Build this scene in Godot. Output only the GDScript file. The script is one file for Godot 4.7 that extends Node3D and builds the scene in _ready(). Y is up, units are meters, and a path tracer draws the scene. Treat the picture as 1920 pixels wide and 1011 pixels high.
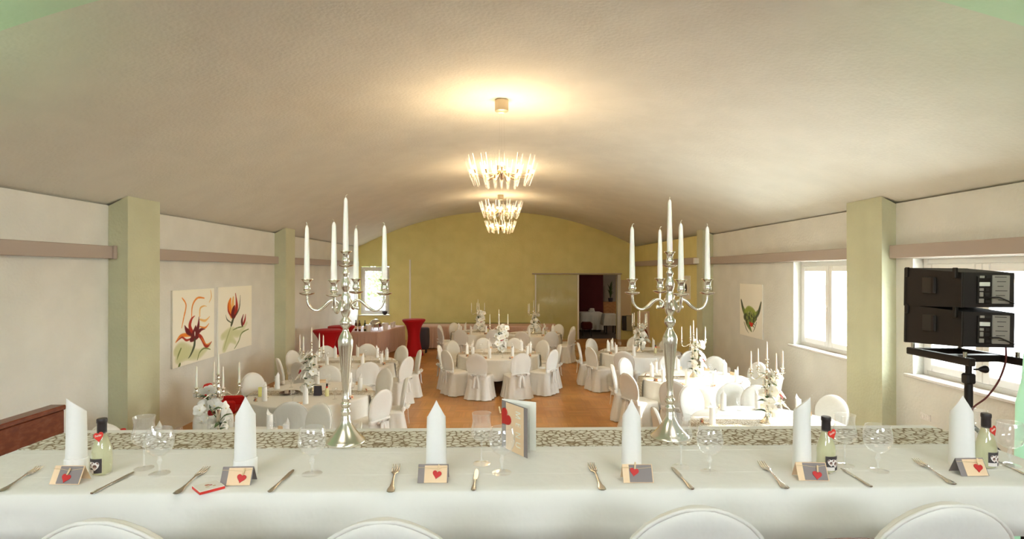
extends Node3D
# Banquet hall seen from its stage, over the head table. Hall floor is y = 0, the room's length runs along -z.

const F := 1050.0            # focal length in pixels of the 1920 x 1011 photograph
const EYE := Vector3(0, 2.61, 0)
const LEFT := -5.32          # inner faces of the side walls
const RIGHT := 5.23
const BACK := -21.2
const STAGE := 1.17          # stage floor
const TT := 1.92             # top of the head table
var cam: Camera3D
var M := {}
var counts := {}

func _ready() -> void:
	# ---------------------------------------------------------------- camera, sky, sun, exposure
	cam = Camera3D.new(); cam.name = "camera"
	cam.position = EYE
	cam.rotation_degrees = Vector3(0.136, -1.25, 0)
	cam.fov = rad_to_deg(2.0 * atan(505.5 / F))
	cam.near = 0.05; cam.far = 300.0
	add_child(cam); cam.current = true
	var env := Environment.new()
	env.background_mode = Environment.BG_SKY
	var sm := ProceduralSkyMaterial.new()
	sm.sky_top_color = Color(0.84, 0.91, 0.98); sm.sky_horizon_color = Color(0.98, 0.99, 0.97)
	sm.ground_bottom_color = Color(0.55, 0.52, 0.46); sm.ground_horizon_color = Color(0.85, 0.82, 0.76)
	sm.sun_angle_max = 1.0
	env.sky = Sky.new(); env.sky.sky_material = sm
	env.background_energy_multiplier = 17.0
	env.tonemap_mode = Environment.TONE_MAPPER_LINEAR
	env.tonemap_exposure = 1.72
	env.sdfgi_enabled = true; env.ssao_enabled = true; env.ssil_enabled = true
	var we := WorldEnvironment.new(); we.name = "environment"; we.environment = env
	add_child(we)
	var sun := DirectionalLight3D.new(); sun.name = "sun"
	sun.light_color = Color(1.0, 0.95, 0.86); sun.light_energy = 2.8
	sun.light_angular_distance = 0.6; sun.shadow_enabled = true
	add_child(sun)
	sun.look_at_from_position(Vector3(10, 6.3, 0.6), Vector3(0, 0, -0.3))
	# daylight through the windows: one soft light outside each pane group
	day_light("window_daylight", Vector3(RIGHT + 0.23, 2.02, -8.99), Vector3(-1, 0, 0), Vector2(1.6, 1.36), 6.0)
	day_light("window_daylight", Vector3(RIGHT + 0.23, 2.02, -6.09), Vector3(-1, 0, 0), Vector2(1.62, 1.36), 6.0)
	day_light("window_daylight", Vector3(-2.4, 3.7, 3.17), Vector3(0, 0, -1), Vector2(2.26, 1.06), 1.2, Color(1.0, 0.95, 0.87))
	day_light("window_daylight", Vector3(2.4, 3.7, 3.17), Vector3(0, 0, -1), Vector2(2.26, 1.06), 1.2, Color(1.0, 0.95, 0.87))
	materials()
	room()
	windows_and_doors()
	outside()
	side_room()
	wall_things()
	head_table()
	hall_tables()
	buffet()
	chandeliers()
	speakers()
	red_seats()

func day_light(called, at, towards, size, energy, color := Color(0.95, 1.0, 1.0)):
	var l := AreaLight3D.new(); l.name = numbered(called)
	l.area_size = size; l.light_energy = energy
	l.light_color = color; l.area_range = 40.0; l.area_attenuation = 2.0
	l.shadow_enabled = true
	add_child(l)
	l.look_at_from_position(at, at + towards)

# ==================================================================== helpers: where a pixel's ray meets a plane
func ray(px: float, py: float) -> Vector3:
	var b := Basis.from_euler(Vector3(deg_to_rad(0.136), deg_to_rad(-1.25), 0))
	return b * Vector3((px - 960.0) / F, -(py - 505.5) / F, -1.0)

func on_y(px, py, h) -> Vector3:
	var r := ray(px, py)
	return EYE + r * ((h - EYE.y) / r.y)

func on_z(px, py, z) -> Vector3:
	var r := ray(px, py)
	return EYE + r * (z / r.z)

func on_x(px, py, x) -> Vector3:
	var r := ray(px, py)
	return EYE + r * (x / r.x)

# ==================================================================== helpers: naming and placing
func numbered(called: String) -> String:
	var n: int = counts.get(called, 0)
	counts[called] = n + 1
	return called if n == 0 else "%s_%03d" % [called, n]

func put(o: Node, called: String, parent: Node = self) -> Node:
	if parent == self:
		o.name = numbered(called)
	else:
		var k := 0
		var nm := called
		while parent.has_node(nm):
			k += 1
			nm = "%s_%03d" % [called, k]
		o.name = nm
	parent.add_child(o, true)
	return o

func st_new() -> SurfaceTool:
	var st := SurfaceTool.new()
	st.begin(Mesh.PRIMITIVE_TRIANGLES)
	st.set_smooth_group(0)
	return st

func mesh_of(st: SurfaceTool) -> ArrayMesh:
	st.generate_normals()
	return st.commit()

func obj(called: String, st, mat, parent: Node = self) -> MeshInstance3D:
	var o := MeshInstance3D.new()
	o.mesh = mesh_of(st) if st is SurfaceTool else st
	o.material_override = null
	for i in o.mesh.get_surface_count():
		o.set_surface_override_material(i, mat)
	o.cast_shadow = GeometryInstance3D.SHADOW_CASTING_SETTING_ON
	put(o, called, parent)
	return o

func tag(o: Node, label: String, category: String, group := "") -> Node:
	o.set_meta("label", label); o.set_meta("category", category)
	if group: o.set_meta("group", group)
	elif o.has_meta("group"): o.remove_meta("group")
	return o

func thing(called: String, label: String, category: String, at := Vector3.ZERO, turn := 0.0, group := "") -> Node3D:
	var o := Node3D.new()
	put(o, called)
	o.position = at; o.rotation.y = turn
	tag(o, label, category, group)
	return o

func struct(called: String, st, mat, parent: Node = self) -> MeshInstance3D:
	var o := obj(called, st, mat, parent)
	if parent == self: o.set_meta("kind", "structure")
	return o

func struct_root(called: String) -> Node3D:
	var o := Node3D.new()
	put(o, called)
	o.set_meta("kind", "structure")
	return o

var used := {}
# the first copy is the prototype itself, later ones are duplicates
func dup(proto: Node3D, called: String, label: String, category: String, at: Vector3, turn := 0.0, group := "") -> Node3D:
	var o: Node3D
	if not used.has(proto):
		used[proto] = true
		o = proto
		if o.get_parent() == null: put(o, called)
	else:
		o = proto.duplicate()
		put(o, called)
	o.position = at; o.rotation = Vector3(0, turn, 0)
	tag(o, label, category, group)
	return o

# ==================================================================== helpers: shapes
func tri_n(st, a, b, c, n):
	if (c - a).cross(b - a).dot(n) < 0:
		st.add_vertex(a); st.add_vertex(c); st.add_vertex(b)
	else:
		st.add_vertex(a); st.add_vertex(b); st.add_vertex(c)

func quad_n(st, a, b, c, d, n):
	tri_n(st, a, b, c, n); tri_n(st, a, c, d, n)

func lathe(st, prof: Array, seg := 24, xf := Transform3D()):
	var g := 1
	var n := prof.size()
	var prev := Vector2.ZERO
	for i in n - 1:
		var p: Vector2 = prof[i]
		var q: Vector2 = prof[i + 1]
		var d := (q - p).normalized()
		if i > 0 and prev.dot(d) < 0.6: g += 1
		prev = d
		st.set_smooth_group(g)
		for j in seg:
			var a0 := TAU * j / seg
			var a1 := TAU * (j + 1) / seg
			if j == seg - 1: a1 = 0.0
			var a: Vector3 = xf * Vector3(p.x * cos(a0), p.y, p.x * sin(a0))
			var b: Vector3 = xf * Vector3(p.x * cos(a1), p.y, p.x * sin(a1))
			var c: Vector3 = xf * Vector3(q.x * cos(a1), q.y, q.x * sin(a1))
			var e: Vector3 = xf * Vector3(q.x * cos(a0), q.y, q.x * sin(a0))
			if p.x > 1e-6:
				st.add_vertex(a); st.add_vertex(b); st.add_vertex(c)
			if q.x > 1e-6:
				st.add_vertex(a); st.add_vertex(c); st.add_vertex(e)
	st.set_smooth_group(0)

func tube(st, pts: Array, radii, seg := 8, caps := true):
	var n := pts.size()
	var rings := []
	var up := Vector3.UP
	var t0: Vector3 = (pts[1] - pts[0]).normalized()
	if absf(t0.dot(up)) > 0.9: up = Vector3.RIGHT
	var nrm := (up - t0 * up.dot(t0)).normalized()
	for i in n:
		var t: Vector3 = (pts[mini(i + 1, n - 1)] - pts[maxi(i - 1, 0)]).normalized()
		nrm = (nrm - t * nrm.dot(t)).normalized()
		var bn := t.cross(nrm)
		var r: float = radii[i] if radii is Array else radii
		var ring := PackedVector3Array()
		for j in seg:
			var a := TAU * j / seg
			ring.append(pts[i] + nrm * cos(a) * r + bn * sin(a) * r)
		rings.append(ring)
	loft(st, rings, caps, caps)

func centroid(r) -> Vector3:
	var c := Vector3.ZERO
	for p in r: c += p
	return c / r.size()

func loft(st, rings: Array, cap0 := false, cap1 := false):
	var n: int = rings[0].size()
	var flip := false
	var best := 0.0
	for i in rings.size() - 1:
		var c := (centroid(rings[i]) + centroid(rings[i + 1])) * 0.5
		var s := 0.0
		for j in n:
			var a: Vector3 = rings[i][j]
			var b: Vector3 = rings[i][(j + 1) % n]
			var e: Vector3 = rings[i + 1][(j + 1) % n]
			s += (e - a).cross(b - a).dot((a + e) * 0.5 - c)
		if absf(s) > absf(best): best = s
	flip = best < 0
	for i in rings.size() - 1:
		for j in n:
			var k := (j + 1) % n
			var a: Vector3 = rings[i][j]
			var b: Vector3 = rings[i][k]
			var c: Vector3 = rings[i + 1][k]
			var d: Vector3 = rings[i + 1][j]
			if flip:
				st.add_vertex(a); st.add_vertex(c); st.add_vertex(b)
				st.add_vertex(a); st.add_vertex(d); st.add_vertex(c)
			else:
				st.add_vertex(a); st.add_vertex(b); st.add_vertex(c)
				st.add_vertex(a); st.add_vertex(c); st.add_vertex(d)
	st.set_smooth_group(77)
	if cap0: fan(st, rings[0], centroid(rings[0]) - centroid(rings[-1]) + 1000.0 * (centroid(rings[0]) - centroid(rings[1])))
	st.set_smooth_group(78)
	if cap1: fan(st, rings[-1], centroid(rings[-1]) - centroid(rings[0]) + 1000.0 * (centroid(rings[-1]) - centroid(rings[-2])))
	st.set_smooth_group(0)

func fan(st, ring, n):
	var c := centroid(ring)
	for j in ring.size():
		tri_n(st, c, ring[j], ring[(j + 1) % ring.size()], n)

# a box with chamfered edges
func box(st, c: Vector3, s: Vector3, b := 0.004, xf := Transform3D()):
	var h := s * 0.5
	b = minf(b, minf(h.x, minf(h.y, h.z)) * 0.9)
	var o: Vector3 = xf * c
	st.set_smooth_group(-1)
	var v := {}
	for sx in [-1, 1]:
		for sy in [-1, 1]:
			for sz in [-1, 1]:
				v[[sx, sy, sz, 0]] = xf * (c + Vector3(sx * h.x, sy * (h.y - b), sz * (h.z - b)))
				v[[sx, sy, sz, 1]] = xf * (c + Vector3(sx * (h.x - b), sy * h.y, sz * (h.z - b)))
				v[[sx, sy, sz, 2]] = xf * (c + Vector3(sx * (h.x - b), sy * (h.y - b), sz * h.z))
				var p = [v[[sx, sy, sz, 0]], v[[sx, sy, sz, 1]], v[[sx, sy, sz, 2]]]
				tri_n(st, p[0], p[1], p[2], p[0] + p[1] + p[2] - 3.0 * o)
	for s1 in [-1, 1]:
		var fx = [v[[s1, -1, -1, 0]], v[[s1, 1, -1, 0]], v[[s1, 1, 1, 0]], v[[s1, -1, 1, 0]]]
		quad_n(st, fx[0], fx[1], fx[2], fx[3], fx[0] + fx[2] - 2.0 * o)
		var fy = [v[[-1, s1, -1, 1]], v[[1, s1, -1, 1]], v[[1, s1, 1, 1]], v[[-1, s1, 1, 1]]]
		quad_n(st, fy[0], fy[1], fy[2], fy[3], fy[0] + fy[2] - 2.0 * o)
		var fz = [v[[-1, -1, s1, 2]], v[[1, -1, s1, 2]], v[[1, 1, s1, 2]], v[[-1, 1, s1, 2]]]
		quad_n(st, fz[0], fz[1], fz[2], fz[3], fz[0] + fz[2] - 2.0 * o)
		for s2 in [-1, 1]:
			var e = [v[[s1, s2, -1, 0]], v[[s1, s2, -1, 1]], v[[s1, s2, 1, 1]], v[[s1, s2, 1, 0]]]
			quad_n(st, e[0], e[1], e[2], e[3], e[0] + e[2] - 2.0 * o)
			e = [v[[s1, -1, s2, 0]], v[[s1, -1, s2, 2]], v[[s1, 1, s2, 2]], v[[s1, 1, s2, 0]]]
			quad_n(st, e[0], e[1], e[2], e[3], e[0] + e[2] - 2.0 * o)
			e = [v[[-1, s1, s2, 1]], v[[-1, s1, s2, 2]], v[[1, s1, s2, 2]], v[[1, s1, s2, 1]]]
			quad_n(st, e[0], e[1], e[2], e[3], e[0] + e[2] - 2.0 * o)
	st.set_smooth_group(0)

func bx(c: Vector3, s: Vector3, b := 0.004, xf := Transform3D()) -> SurfaceTool:
	var st := st_new()
	box(st, c, s, b, xf)
	return st

# box from two corners
func bx2(a: Vector3, b: Vector3, bev := 0.003) -> SurfaceTool:
	return bx((a + b) * 0.5, (b - a).abs(), bev)

# flat outline with thickness, front at +z
func extrude(st, poly: PackedVector2Array, depth: float, xf := Transform3D()):
	var area := 0.0
	for i in poly.size():
		var p := poly[i]
		var q := poly[(i + 1) % poly.size()]
		area += p.x * q.y - q.x * p.y
	if area < 0: poly.reverse()
	var t := Geometry2D.triangulate_polygon(poly)
	st.set_smooth_group(-1)
	for s in [-1, 1]:
		for i in range(0, t.size(), 3):
			var a: Vector3 = xf * Vector3(poly[t[i]].x, poly[t[i]].y, s * depth * 0.5)
			var b: Vector3 = xf * Vector3(poly[t[i + 1]].x, poly[t[i + 1]].y, s * depth * 0.5)
			var c: Vector3 = xf * Vector3(poly[t[i + 2]].x, poly[t[i + 2]].y, s * depth * 0.5)
			tri_n(st, a, b, c, xf.basis * Vector3(0, 0, s))
	for i in poly.size():
		var p := poly[i]
		var q := poly[(i + 1) % poly.size()]
		var n := xf.basis * Vector3(q.y - p.y, p.x - q.x, 0)
		quad_n(st, xf * Vector3(p.x, p.y, -depth * 0.5), xf * Vector3(q.x, q.y, -depth * 0.5), xf * Vector3(q.x, q.y, depth * 0.5), xf * Vector3(p.x, p.y, depth * 0.5), n)
	st.set_smooth_group(0)

func heart(size: float) -> PackedVector2Array:
	var p := PackedVector2Array()
	for i in 28:
		var t := TAU * i / 28.0
		p.append(Vector2(16 * pow(sin(t), 3), 13 * cos(t) - 5 * cos(2 * t) - 2 * cos(3 * t) - cos(4 * t)) * size / 33.0)
	return p

# point number s (0..1) on the outline of a rounded rectangle, with its outward normal
func rr(hx: float, hz: float, r: float, s: float) -> Array:
	var ax := hx - r
	var az := hz - r
	var q := PI * r / 2
	var parts := [az, q, 2 * ax, q, 2 * az, q, 2 * ax, q, az]
	var total := 0.0
	for x in parts: total += x
	var d := fposmod(s, 1.0) * total
	var k := 0
	while k < 8 and d > parts[k]:
		d -= parts[k]; k += 1
	var a: float = d / maxf(r, 1e-6)
	match k:
		0: return [Vector2(hx, d), Vector2(1, 0)]
		1: return [Vector2(ax + r * cos(a), az + r * sin(a)), Vector2(cos(a), sin(a))]
		2: return [Vector2(ax - d, hz), Vector2(0, 1)]
		3: return [Vector2(-ax - r * sin(a), az + r * cos(a)), Vector2(-sin(a), cos(a))]
		4: return [Vector2(-hx, az - d), Vector2(-1, 0)]
		5: return [Vector2(-ax - r * cos(a), -az - r * sin(a)), Vector2(-cos(a), -sin(a))]
		6: return [Vector2(-ax + d, -hz), Vector2(0, -1)]
		7: return [Vector2(ax + r * sin(a), -az - r * cos(a)), Vector2(sin(a), -cos(a))]
	return [Vector2(hx, -az + d), Vector2(1, 0)]

func rr_ring(hx, hz, r, y, n, amp := 0.0, freq := 0, c := Vector2.ZERO, phase := 0.0) -> PackedVector3Array:
	var out := PackedVector3Array()
	for i in n:
		var s = float(i) / n
		var a := rr(hx, hz, r, s)
		var w: float = amp * (sin(TAU * freq * s + phase) + 0.45 * sin(TAU * (freq * 1.62) * s + 1.3 + phase)) if freq else 0.0
		var p: Vector2 = a[0] + a[1] * w + c
		out.append(Vector3(p.x, y, p.y))
	return out

func circle_ring(r, y, n, amp := 0.0, freq := 0, phase := 0.0, sx := 1.0, sz := 1.0) -> PackedVector3Array:
	var out := PackedVector3Array()
	for i in n:
		var a = TAU * i / n
		var rr_: float = r + (amp * (cos(freq * a + phase) + 0.5 * cos((freq + 5) * a + 2.0 * phase)) if freq else 0.0)
		out.append(Vector3(rr_ * cos(a) * sx, y, rr_ * sin(a) * sz))
	return out

func curve(pts: Array, n: int) -> Array:
	var out := []
	var m := pts.size() - 1
	for i in n + 1:
		var t := float(i) / n * m
		var k := mini(int(t), m - 1)
		var u := t - k
		var p0 = pts[maxi(k - 1, 0)]; var p1 = pts[k]; var p2 = pts[k + 1]; var p3 = pts[mini(k + 2, m)]
		out.append(0.5 * ((2.0 * p1) + (p2 - p0) * u + (2.0 * p0 - 5.0 * p1 + 4.0 * p2 - p3) * u * u + (3.0 * p1 - p0 - 3.0 * p2 + p3) * u * u * u))
	return out

# quad with texture coordinates: a = top left, b = top right, c = bottom right, d = bottom left, n its front
func quad_uv(st, a, b, c, d, n):
	st.set_smooth_group(-1)
	var v = [a, b, c, a, c, d]
	var u = [Vector2(0, 0), Vector2(1, 0), Vector2(1, 1), Vector2(0, 0), Vector2(1, 1), Vector2(0, 1)]
	var order = [0, 1, 2, 3, 4, 5] if (c - a).cross(b - a).dot(n) > 0 else [0, 2, 1, 3, 5, 4]
	for i in order:
		st.set_uv(u[i]); st.add_vertex(v[i])
	st.set_smooth_group(0)

# ==================================================================== materials
func mat(col: Color, rough := 0.6, metal := 0.0) -> StandardMaterial3D:
	var m := StandardMaterial3D.new()
	m.albedo_color = col; m.roughness = rough; m.metallic = metal
	return m

func noise_tex(seed_, freq, size := 512, normal := false, bump := 4.0, ramp = null, type := FastNoiseLite.TYPE_SIMPLEX_SMOOTH) -> NoiseTexture2D:
	var n := FastNoiseLite.new()
	n.seed = seed_; n.frequency = freq; n.noise_type = type
	n.fractal_octaves = 4
	var t := NoiseTexture2D.new()
	t.width = size; t.height = size; t.seamless = true; t.noise = n
	t.as_normal_map = normal; t.bump_strength = bump
	if ramp: t.color_ramp = ramp
	return t

func ramp(cols: Array, offs: Array) -> Gradient:
	var g := Gradient.new()
	g.offsets = PackedFloat32Array(offs)
	g.colors = PackedColorArray(cols)
	return g

func painted(col: Color, seed_ := 1, rough := 0.85) -> StandardMaterial3D:
	var m := mat(Color.WHITE, rough)
	m.albedo_texture = noise_tex(seed_, 0.008, 256, false, 1.0, ramp([col.darkened(0.025), col.lightened(0.02)], [0.2, 0.8]))
	m.normal_enabled = true; m.normal_scale = 0.25
	m.normal_texture = noise_tex(seed_ + 7, 0.12, 256, true, 2.0)
	m.uv1_triplanar = true; m.uv1_world_triplanar = true; m.uv1_scale = Vector3(0.6, 0.6, 0.6)
	return m

func cloth(col: Color, seed_ := 3, rough := 0.8) -> StandardMaterial3D:
	var m := mat(col, rough)
	m.normal_enabled = true; m.normal_scale = 0.35
	m.normal_texture = noise_tex(seed_, 0.02, 256, true, 3.0)
	m.uv1_triplanar = true; m.uv1_scale = Vector3(1.6, 1.6, 1.6)
	m.rim_enabled = true; m.rim = 0.25; m.rim_tint = 0.5
	m.metallic_specular = 0.35
	return m

func glassy(alpha := 0.05, rough := 0.03) -> StandardMaterial3D:
	var m := mat(Color(1, 1, 1, alpha), rough)
	m.transparency = BaseMaterial3D.TRANSPARENCY_ALPHA
	m.metallic_specular = 0.5
	m.cull_mode = BaseMaterial3D.CULL_DISABLED
	return m

func materials():
	M.ceiling = painted(Color8(230, 227, 214), 11)
	M.mint = painted(Color8(214, 236, 210), 12)
	M.wall = painted(Color8(226, 224, 214), 13)
	M.green = painted(Color8(224, 212, 140), 14, 0.6)
	M.sage = painted(Color8(203, 203, 170), 15)
	M.rail = mat(Color8(176, 161, 148), 0.6)
	M.white = mat(Color8(236, 232, 226), 0.45)
	M.upvc = mat(Color8(222, 219, 212), 0.4)
	M.sill = mat(Color8(214, 208, 200), 0.25)
	M.pane = glassy(0.03, 0.02)
	M.glass = glassy(0.05, 0.02)
	M.cloth = cloth(Color8(230, 227, 218), 21)
	M.chair_cloth = cloth(Color8(228, 225, 216), 22, 0.55)
	M.sash = cloth(Color8(234, 231, 223), 23, 0.35)
	M.napkin = cloth(Color8(242, 240, 234), 24, 0.8)
	M.skirt = cloth(Color8(205, 170, 150), 25, 0.6)
	M.red_cloth = cloth(Color8(176, 10, 18), 26, 0.65)
	M.red_seat = cloth(Color8(200, 26, 20), 27, 0.5)
	M.slate = cloth(Color8(70, 66, 74), 28, 0.7)
	M.mint_cloth = cloth(Color8(206, 240, 216), 29, 0.7)
	M.silver = mat(Color8(240, 235, 222), 0.24, 1.0)
	M.steel = mat(Color8(200, 196, 188), 0.24, 1.0)
	M.chrome = mat(Color8(225, 222, 215), 0.1, 1.0)
	M.wax = mat(Color8(248, 244, 230), 0.45)
	M.wax.subsurf_scatter_enabled = true; M.wax.subsurf_scatter_strength = 0.15
	M.wick = mat(Color8(235, 228, 205), 0.9)
	M.black = mat(Color8(34, 28, 24), 0.5)
	M.black_rough = mat(Color8(38, 31, 27), 0.75)
	M.black_metal = mat(Color8(44, 38, 34), 0.4, 0.6)
	M.grey_card = mat(Color8(140, 130, 128), 0.85)
	M.cream_card = mat(Color8(236, 206, 168), 0.85)
	M.paper = mat(Color8(240, 238, 226), 0.85)
	M.heart = mat(Color8(196, 40, 36), 0.6)
	M.tag_red = mat(Color8(226, 56, 44), 0.5)
	M.peg = mat(Color8(232, 206, 164), 0.75)
	M.string = mat(Color8(214, 188, 146), 0.9)
	M.foil = mat(Color8(46, 40, 40), 0.35)
	M.wine = mat(Color(0.86, 0.86, 0.64, 0.42), 0.35)
	M.wine.transparency = BaseMaterial3D.TRANSPARENCY_ALPHA
	M.petal = mat(Color8(246, 244, 236), 0.6)
	M.petal.backlight_enabled = true; M.petal.backlight = Color(0.35, 0.35, 0.3)
	M.red_petal = mat(Color8(170, 16, 24), 0.6)
	M.leaf = mat(Color8(70, 92, 46), 0.5)
	M.pollen = mat(Color8(220, 200, 110), 0.7)
	M.brown_glass = mat(Color8(88, 40, 20), 0.12)
	M.green_glass = mat(Color8(50, 62, 36), 0.12)
	M.porcelain = mat(Color8(238, 228, 214), 0.2)
	M.floor_stage = mat(Color8(122, 74, 46), 0.5)
	M.dark_wood = wood(Color8(116, 52, 26), Color8(104, 44, 22), 31, 0.22)
	M.oak = wood(Color8(206, 150, 92), Color8(184, 124, 70), 32, 0.5)
	M.parquet = parquet()
	M.runner = runner()
	M.maroon = painted(Color8(84, 14, 18), 17)
	M.grey_wall = painted(Color8(170, 160, 144), 18)
	M.dark_floor = mat(Color8(84, 74, 68), 0.6)
	M.counter = mat(Color8(116, 118, 92), 0.08)
	M.ground = mat(Color8(140, 138, 132), 0.9)
	M.tree = mat(Color8(92, 112, 62), 0.8)
	M.bark = mat(Color8(110, 86, 62), 0.9)
	M.bulb = mat(Color8(255, 240, 214), 0.4)
	M.bulb.emission_enabled = true; M.bulb.emission = Color8(255, 214, 150); M.bulb.emission_energy_multiplier = 2.6
	M.brass = mat(Color8(214, 176, 120), 0.22, 1.0)

func wood(a: Color, b: Color, seed_: int, rough: float) -> StandardMaterial3D:
	var m := mat(Color.WHITE, rough)
	m.albedo_texture = noise_tex(seed_, 0.02, 256, false, 1.0, ramp([b, a, a.lightened(0.06)], [0.2, 0.55, 0.9]))
	m.uv1_triplanar = true; m.uv1_scale = Vector3(0.7, 6.0, 3.0)
	return m

func parquet() -> StandardMaterial3D:
	var rng := RandomNumberGenerator.new(); rng.seed = 5
	var n := 1024
	var im := Image.create(n, n, false, Image.FORMAT_RGB8)
	im.fill(Color8(184, 126, 70))
	var sq := 128
	for i in 8:
		for j in 8:
			for k in 4:
				var t := rng.randf_range(-0.055, 0.05)
				var c := Color8(214, 154, 86)
				c = c.lightened(t) if t > 0 else c.darkened(-t)
				c.r += rng.randf_range(-0.012, 0.012)
				var along := (i + j) % 2 == 0
				var w := sq / 4
				for g in 8:      # grain streaks along each strip
					var c2 := c.darkened(rng.randf_range(0.0, 0.05))
					if along: im.fill_rect(Rect2i(i * sq + 1, j * sq + k * w + 1 + g * 4, sq - 1, 4 if g < 7 else 3), c2)
					else: im.fill_rect(Rect2i(i * sq + k * w + 1 + g * 4, j * sq + 1, 4 if g < 7 else 3, sq - 1), c2)
	var m := mat(Color.WHITE, 0.38)
	m.albedo_texture = ImageTexture.create_from_image(im)
	m.detail_enabled = true; m.detail_blend_mode = BaseMaterial3D.BLEND_MODE_MUL
	m.detail_albedo = noise_tex(44, 0.006, 256, false, 1.0, ramp([Color(0.88, 0.86, 0.84), Color(1, 1, 1)], [0.25, 0.75]))
	m.uv1_triplanar = true; m.uv1_world_triplanar = true; m.uv1_scale = Vector3(0.3, 0.3, 0.3)
	return m

func runner() -> StandardMaterial3D:
	var n := FastNoiseLite.new()
	n.seed = 9; n.noise_type = FastNoiseLite.TYPE_CELLULAR
	n.cellular_return_type = FastNoiseLite.RETURN_DISTANCE2_SUB
	n.frequency = 0.028; n.fractal_type = FastNoiseLite.FRACTAL_NONE
	n.domain_warp_enabled = true; n.domain_warp_amplitude = 14.0; n.domain_warp_frequency = 0.02
	var t := NoiseTexture2D.new()
	t.width = 1024; t.height = 512; t.seamless = true; t.noise = n; t.normalize = true
	t.color_ramp = ramp([Color8(128, 110, 82), Color8(150, 132, 104), Color8(212, 205, 186), Color8(224, 219, 204)], [0.02, 0.09, 0.2, 0.6])
	var m := mat(Color.WHITE, 0.85)
	m.albedo_texture = t
	m.uv1_triplanar = true; m.uv1_scale = Vector3(1.3, 1.3, 2.2)
	return m

# ==================================================================== the room
const XM := -0.045           # middle of the vault
func vault_y(x: float) -> float:
	return -6.11 + sqrt(maxf(0.0, 10.96 * 10.96 - (x - XM) * (x - XM)))

func vault(z0: float, z1: float, k0 := 0.0, k1 := 0.0) -> SurfaceTool:
	var st := st_new()
	var n := 40
	var th := 0.15
	var xs := []
	for i in n + 1: xs.append(lerpf(LEFT - 0.36, RIGHT + 0.36, float(i) / n))
	var e0 := func(x: float) -> float: return z0 + k0 * x
	var e1 := func(x: float) -> float: return z1 + k1 * x
	var lo := func(x: float) -> float: return vault_y(clampf(x, LEFT, RIGHT))
	for i in n:
		var a: float = xs[i]
		var b: float = xs[i + 1]
		var ya: float = lo.call(a)
		var yb: float = lo.call(b)
		st.set_smooth_group(1)
		quad_n(st, Vector3(a, ya, e0.call(a)), Vector3(b, yb, e0.call(b)), Vector3(b, yb, e1.call(b)), Vector3(a, ya, e1.call(a)), Vector3.DOWN)
		st.set_smooth_group(2)
		quad_n(st, Vector3(a, ya + th, e0.call(a)), Vector3(b, yb + th, e0.call(b)), Vector3(b, yb + th, e1.call(b)), Vector3(a, ya + th, e1.call(a)), Vector3.UP)
		st.set_smooth_group(-1)
		for z in [e0, e1]:
			quad_n(st, Vector3(a, ya, z.call(a)), Vector3(b, yb, z.call(b)), Vector3(b, yb + th, z.call(b)), Vector3(a, ya + th, z.call(a)), Vector3(0, 0, z.call(0.0) - (z0 + z1) * 0.5))
	st.set_smooth_group(-1)
	for e in [0, n]:
		var x: float = xs[e]
		var y: float = lo.call(x)
		quad_n(st, Vector3(x, y, e0.call(x)), Vector3(x, y, e1.call(x)), Vector3(x, y + th, e1.call(x)), Vector3(x, y + th, e0.call(x)), Vector3(x, 0, 0))
	return st

func wall_boxes(boxes: Array) -> SurfaceTool:
	var st := st_new()
	for b in boxes: box(st, (b[0] + b[1]) * 0.5, (b[1] - b[0]).abs(), 0.001)
	return st

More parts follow.
